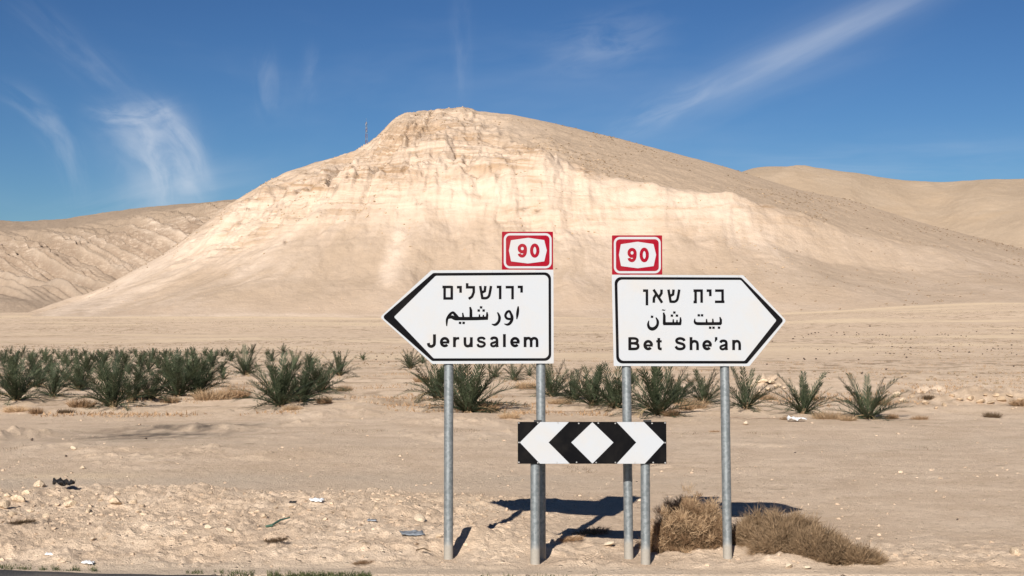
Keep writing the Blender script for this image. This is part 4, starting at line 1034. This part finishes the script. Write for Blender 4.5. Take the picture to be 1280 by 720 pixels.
# ------------------------------------------------------------------ stones
def rock_mesh(seed, mat, sub=2, flat=.6, name='rock'):
    r = random.Random(seed); bm = bmesh.new(); bmesh.ops.create_icosphere(bm, subdivisions=sub, radius=.5)
    pl = [(Vector((r.gauss(0, 1), r.gauss(0, 1), r.gauss(0, 1))).normalized(), r.uniform(.20, .42)) for _ in range(12)]
    for v in bm.verts:
        for n, d in pl:
            q = v.co.dot(n)
            if q > d: v.co -= n*(q-d)*.9
        v.co *= 1+r.uniform(-.04, .04); v.co.z *= flat
    me = bpy.data.meshes.new(name); bm.to_mesh(me); bm.free(); me.materials.append(M[mat]); return me
ROCK = [rock_mesh(i, 'rock') for i in range(7)]; ROCKT = [rock_mesh(50+i, 'rockt') for i in range(3)]; ROCKW = [rock_mesh(20+i, 'rockw') for i in range(4)]; ROCKD = [rock_mesh(30+i, 'rockd', 1, .8, 'dark_stone') for i in range(5)]
def rock(px_, py_, w_, lb, me, group=None, cat='rock', name='rock', sink=.12):
    b = base_at(px_, py_); s = w_*b.y/F; b.z += s*(.3-sink)-.02*s
    return tag(link(name, me, None, b, (random.uniform(-.3, .3), random.uniform(-.3, .3), random.uniform(0, 6.28)), (s, s*.85, s*.9)), lb, cat, group)
for i, (x, y_, w_, lb, mm) in enumerate((
 (50, 609, 20, 'tan rock at the far lip of the rubble, left of the black scrap', 0), (24, 628, 20, 'flat tan rock near the left edge', 0), (6, 636, 22, 'rock cut by the left edge of the photo', 0),
 (88, 635, 18, 'rounded tan rock below the black scrap', 0), (144, 634, 20, 'long low rock lying in the middle of the left rubble', 0), (166, 630, 12, 'small rock at the right end of the long low one', 0),
 (146, 618, 9, 'small dark-shadowed stone up by the track', 0), (260, 662, 12, 'blue-grey stone on the left rubble', 1), (288, 666, 16, 'white rounded stone beside the blue-grey one', 1),
 (115, 676, 9, 'small white stone low on the left rubble', 1), (364, 635, 8, 'pale stone left of the white litter', 1), (330, 648, 12, 'tan stone above the green stick', 0),
 (525, 652, 18, 'pale elongated stone above the grey plastic scrap', 1), (549, 672, 10, 'small stone beside the leftmost post', 0), (761, 684, 16, 'pale flat stone between the right-hand posts', 1),
 (986, 710, 18, 'larger of two white stones at the foot of the straw bush', 1), (1008, 712, 14, 'smaller of two white stones at the foot of the straw bush', 1), (1268, 693, 20, 'tan rock at the right edge by the road', 0),
 (1035, 671, 20, 'pale flat stone right of the straw bush', 1), (933, 531, 12, 'white stone on the flat right of the rightmost post', 1), (104, 586, 9, 'pale stone on the flat above the track, left', 0),
 (93, 562, 10, 'pale block with a shadow in the small spoil at left', 1), (82, 571, 6, 'small dark stone below the pale block', 2), (40, 551, 7, 'dark stone alone on the far left flat', 2), (182, 549, 6, 'dark stone under the dark gravel spill', 2))):
    me_ = (ROCK, ROCKW, ROCKD)[mm][i % 4]; rock(x, y_, w_*1.05, lb, me_)
for i, (x, y_, w_) in enumerate([(1190, 497, 12), (1200, 502, 14), (1213, 500, 16), (1225, 504, 16), (1238, 506, 14), (1252, 504, 18), (1266, 506, 14), (1276, 503, 16), (1245, 498, 12), (1232, 497, 10), (1262, 498, 12), (1180, 508, 12), (1170, 511, 8), (1140, 497, 10), (1155, 492, 8)]):
    rock(x, y_, w_*.9, 'tan rock in the rubble heap at the far right behind the flat', ROCKT[i % 3], 'rocks in the far right rubble heap')
for i, (x, y_, w_) in enumerate([(948, 481, 10), (956, 478, 12), (964, 481, 13), (972, 484, 12), (980, 486, 10), (960, 488, 10), (950, 490, 9), (990, 488, 9), (938, 484, 9)]):
    rock(x, y_, w_, 'tan rock in the little heap behind the first palm right of the sign', ROCK[i % 7], 'rocks heaped behind the palms')
for i, (x, y_, w_) in enumerate([(1120, 497, 16), (1128, 502, 12), (1158, 506, 12)]):
    rock(x, y_, w_, 'brown rock just right of the rightmost palm', ROCK[i+2], 'brown rocks by the rightmost palm')
for i, (x, y_, w_) in enumerate([(10, 622, 14), (34, 618, 16), (15, 645, 16), (38, 640, 12), (62, 620, 10), (30, 652, 10), (58, 646, 14), (84, 625, 12), (110, 640, 12), (126, 626, 10), (172, 640, 10), (178, 634, 8), (72, 632, 9), (345, 636, 9), (355, 645, 8), (322, 640, 8)]):
    rock(x, y_, w_, 'tan rock half buried in the rubble of the left verge', ROCK[i % 7], 'half buried rocks of the left verge', sink=.2)
specks = [(197,252),(287,230),(352,228),(356,233),(405,230),(430,302),(443,306),(583,233),(600,289),(596,293),(697,310),(700,273),(767,306),(1080,308),(1236,262),(461,208),(450,190),(478,178),(492,205),(412,190),(307,145),(315,135),(350,140),(372,127),(385,122),(402,120),(415,118),(467,130),(492,120),(522,117),(525,128),(545,92),(575,118),(575,128),(585,125),(632,92),(640,150),(635,183),(642,180),(672,127),(685,127),(700,130),(712,133),(662,207),(698,205),(715,207),(733,208),(776,211),(785,223),(805,210),(725,178),(765,143),(782,158),(803,146),(792,190),(802,182),(820,112),(887,197),(915,185),(918,195),(927,200),(915,127),(935,125),(948,125),(960,130),(985,178),(1000,197),(1015,132),(1036,134),(1050,170),(1050,202),(1080,115),(1105,208),(1125,190),(1142,192),(1150,185),(1158,188),(1170,176),(1172,188),(1188,188),(1228,171),(1228,185),(1228,205),(1250,212),(1233,107),(1230,122),(220,155)]
for i, (x, y_) in enumerate(specks):
    big = 1.25 if y_ > 220 or i % 5 == 0 else .9
    rock(900+x/3.368, 380+y_/3.368+1, 3.2*big, 'small dark stone on the open plain beyond the right-hand palms', ROCKD[i % 5], 'dark stones strewn on the plain at right', 'stone', 'dark_stone')
for i, (x, y_) in enumerate([(471, 446), (485, 447), (489, 444), (486, 453), (470, 450), (700, 439), (734, 438), (738, 439), (753, 438)]):
    rock(x, y_, 3, 'small dark stone on the bare ground between the palm groups', ROCKD[i % 5], 'dark stones in the gap', 'stone', 'dark_stone')
# gravel and clods nobody could count
def gravel(name, X_, Y_, S_, mat, seed, Zg=None):
    r = np.random.default_rng(seed); base = rock_mesh(seed, mat, 1, .65); n = len(X_)
    bv = np.array([v.co[:] for v in base.vertices]); bf = np.array([p.vertices[:] for p in base.polygons]); Zg = gz(X_, Y_) if Zg is None else Zg
    a = r.random(n)*6.283; c, s = np.cos(a), np.sin(a); sc = S_[:, None]*r.uniform(.7, 1.3, (n, 3))
    L = bv[None]*sc[:, None, :]; V = np.stack([L[..., 0]*c[:, None]-L[..., 1]*s[:, None], L[..., 0]*s[:, None]+L[..., 1]*c[:, None], L[..., 2]], -1)
    V += np.stack([X_, Y_, Zg+S_*.08], -1)[:, None, :]
    Fc = (bf[None]+np.arange(n)[:, None, None]*len(bv)).reshape(-1, 3); bpy.data.meshes.remove(base)
    return link(name, np_mesh(name, V.reshape(-1, 3), Fc, M[mat], False))
n = 60000; ya = np.exp(rng.uniform(np.log(10.8), np.log(45), n)); X_ = rng.uniform(-.42, .42, n)*ya
wgt = .06 + 1.6*berm(X_, ya) + .35*sstep(.0, .4, fbm(X_*.5, ya*.3, 3, 600)) + .4*sstep(11.6, 11, ya); keep = rng.random(n) < wgt*.42
X_, ya = X_[keep], ya[keep]; sz = .012*rng.pareto(2.2, len(X_))+.010; sz = np.minimum(sz, .07)*(ya/12)**.35
tag(gravel('gravel', X_, ya, sz, 'clod', 71), 'loose gravel and clods over the bare verge', 'gravel', kind='stuff')
n = 280; ya = np.exp(rng.uniform(np.log(10.8), np.log(60), n)); X_ = rng.uniform(-.42, .42, n)*ya; sz = np.minimum(.007*rng.pareto(2.4, n)+.009, .035)*(ya/12)**.3
tag(gravel('pale_gravel', X_, ya, sz, 'rockw', 72), 'scattered whitish pebbles on the bare ground', 'gravel', kind='stuff')
n = 280; sz = np.minimum(.008*rng.pareto(2.2, n)+.010, .04)*(ya[:n]/12)**.4
tag(gravel('dark_gravel', rng.uniform(-.42, .42, n)*ya[:n], ya[:n], sz, 'rockd', 73), 'scattered dark pebbles on the bare ground', 'gravel', kind='stuff')

# scrub and boulders too many to count, on the plain and on the slopes
n = 26000; a_ = rng.uniform(-.42, .42, n); ya = np.exp(rng.uniform(np.log(55), np.log(850), n)); X_ = a_*ya
keep = (fbm(X_*.015, ya*.006, 4, 701, .6) > .02) & (rng.random(n) < .5); X_, ya = X_[keep], ya[keep]
tag(gravel('plain_scrub', X_, ya, rng.uniform(.15, .52, len(X_))*(ya/300)**.5, 'scrub', 74), 'low brown scrub dotted over the plain below the hill', 'scrub', kind='stuff')
def hill_scatter(name, cnt, mask, mat, s0, s1, seed, lb):
    rr = np.random.default_rng(seed); wt = (mask*np.gradient(HY[:, 0])[:, None]*np.gradient(HX, axis=1)).clip(0).ravel(); idx = rr.choice(wt.size, cnt, p=wt/wt.sum())
    X_ = HX.ravel()[idx]+rr.uniform(-.7, .7, cnt); Y_ = HY.ravel()[idx]; Z_ = HZ.ravel()[idx]
    S_ = s0+(s1-s0)*rr.random(cnt)**3
    o = gravel(name, X_, Y_, S_, mat, seed, Z_); tag(o, lb, 'rocks', kind='stuff')
vis = (HY < 1300)*(np.abs(HPX[None, :]-600) < 900)
cln = np.clip(fbm(HX*.012, HY*.012, 4, 711, .6)+.12, 0, 1)
hill_scatter('slope_boulders', 5200, vis*STN*cln, 'rockb', .3, 2.4, 75, 'brown boulders strewn over the upper right slope of the hill')
hill_scatter('cliff_rubble', 2600, vis*CLF*cln, 'rockt', .3, 2.6, 76, 'fallen rocks lying on the ledges of the pale cliff')
hill_scatter('scree_stones', 2600, vis*(HY > 880)*cln*(1-CLF)*(1-STN), 'rockt', .25, 1.1, 77, 'loose stones on the scree below the cliff')

# ------------------------------------------------------------------ litter
def sheet_scrap(name, px_, py_, w_, hgt, mat, lb, seed, cat='litter', folds=3, rz=0.0):
    """crumpled sheet with real thickness"""
    b = base_at(px_, py_); s = w_*b.y/F; n = 9; r_ = random.Random(seed); V = []; Fc = []
    g = np.linspace(-1, 1, n); U, Vv = np.meshgrid(g, g); hz = hgt*(.25+.75*np.abs(perlin(U*folds*.6, Vv*folds*.6, seed)))+.02
    ed = 1-.25*np.abs(perlin(U*2, Vv*2, seed+5))
    P = np.stack([U*ed*s/2, Vv*ed*s*.35, hz*s], -1).reshape(-1, 3); Q = P.copy(); Q[:, 2] -= .006
    F1 = grid_faces(n, n); V = np.concatenate([P, Q]); F2 = F1[:, ::-1]+n*n
    rim = [i for i in range(n)]+[n*i+n-1 for i in range(1, n)]+[n*n-1-i for i in range(1, n)]+[n*(n-1-i) for i in range(1, n-1)]
    F3 = np.array([(rim[i], rim[i-1], rim[i-1]+n*n, rim[i]+n*n) for i in range(len(rim))])
    o = link(name, np_mesh(name, V, np.concatenate([F1, F2, F3]), M[mat], True), None, b, (.1, .05, rz)); return tag(o, lb, cat)
sheet_scrap('rubber_scrap', 80, 611, 26, .62, 'rubber', 'black torn rubber scrap lying at the far lip of the left rubble', 3, folds=4, rz=-.3)
sheet_scrap('plastic_wrapper', 396, 629, 17, .35, 'rag', 'small crumpled white wrapper on the rubble left of the signs', 4, rz=-.2)
sheet_scrap('plastic_scrap', 515, 670, 30, .22, 'plastic', 'bent grey plastic scrap left of the leftmost post', 5, rz=.2)
sheet_scrap('plastic_bag', 995, 527, 24, .32, 'rag', 'crumpled white bag on the ground by the second palm right of the sign', 6)
sheet_scrap('plastic_scrap', 465, 654, 12, .15, 'plastic', 'flat bluish scrap in the rubble midway between wrapper and grey scrap', 7)
sheet_scrap('plastic_wrapper', 62, 694, 10, .3, 'rag', 'tiny white wrapper low at the left near the green grass', 8)
sheet_scrap('plastic_wrapper', 110, 706, 15, .35, 'rag', 'grey-white wrapper in the green grass at the road edge', 9)
sheet_scrap('rubber_scrap', 366, 628, 9, .2, 'rubber', 'thin dark strip beside the white wrapper', 12)
p0 = base_at(332, 660); p1 = base_at(362, 652); m = MB()
m.tube([(0, 0, .012), (.05, .02, .02), ((p1.x-p0.x)*.6, (p1.y-p0.y)*.6, .045), (p1.x-p0.x, p1.y-p0.y, p1.z-p0.z+.03)], [.010, .011, .009, .006], 8)
tag(m.build('plastic_stick', M['greenp'], None, True, p0), 'faded green plastic stick lying on the rubble', 'litter')
p0 = base_at(520, 690); m = MB(); m.tube([(0, 0, .01), (.06, -.03, .03), (.12, -.10, .015)], [.007, .006, .003], 6)
tag(m.build('dead_branch', M['twig'], None, True, p0), 'short dark dead branch below the grey plastic scrap', 'branch')
for i, (xa_, xb_, yy) in enumerate(((430, 560, 452), (445, 590, 463), (460, 560, 474), (470, 600, 489), (600, 780, 497), (600, 800, 515), (1030, 1120, 505), (900, 985, 524), (420, 540, 457), (600, 700, 466))):
    m = MB(); pts = []
    for k in range(14):
        b = base_at(xa_+(xb_-xa_)*k/13, yy+.5*math.sin(k+i)); pts.append(b)
    y0 = sum(p.y for p in pts)/14
    pts = [Vector((gx(xa_+(xb_-xa_)*k/13, y0), y0+.15*math.sin(k*.8+i), 0)) for k in range(14)]
    for p in pts: p.z = float(gz(np.array([p.x]), np.array([p.y]))[0])+.02
    o0 = pts[0].copy(); m.tube([p-o0 for p in pts], .007*max(1, y0/50), 5)
    tag(m.build('drip_hose', M['hose'], None, True, o0), 'thin dark irrigation hose lying '+('across the bare gap' if xb_ < 592 else 'behind the chevron board' if xb_ < 850 else 'at the foot of the rightmost palms'), 'hose', 'irrigation hoses along the palm rows')

# ------------------------------------------------------------------ lattice mast on the ridge
hp = hill_point(457, 184, True); hgt = 27*hp.y/F
root = tag(empty('antenna_mast', hp), 'thin red and grey lattice antenna mast on the left shoulder of the hill', 'antenna mast')
secs = 7
for k in range(secs):
    z0, z1 = hgt*k/secs-.5, hgt*(k+1)/secs-.5; w0 = 1.15*(1-.45*k/secs); w1 = 1.15*(1-.45*(k+1)/secs); m = MB(); th_ = .13
    A3 = [Vector((w0*math.cos(a), w0*math.sin(a), z0)) for a in (0, 2.09, 4.19)]; B3 = [Vector((w1*math.cos(a), w1*math.sin(a), z1)) for a in (0, 2.09, 4.19)]
    for i in range(3):
        m.tube([A3[i], B3[i]], th_, 5); m.tube([A3[i], B3[(i+1) % 3]], th_*.6, 4); m.tube([B3[i], B3[(i+1) % 3]], th_*.6, 4)
    m.build('mast_section', M['mastr'] if k % 2 == 0 else M['mastg'], root)
m = MB(); m.tube([(0, 0, hgt-.6), (0, 0, hgt+3.0)], .07, 5); m.build('aerial', M['mastg'], root)
for k, (zf, a) in enumerate(((.93, -1.2), (.86, -2.0), (.70, -1.6), (.55, -1.0))):
    m = MB(); m.box((.9*math.cos(a), .9*math.sin(a), hgt*zf), (.35, .25, .9)); m.build('antenna_panel', M['mastg'], root)
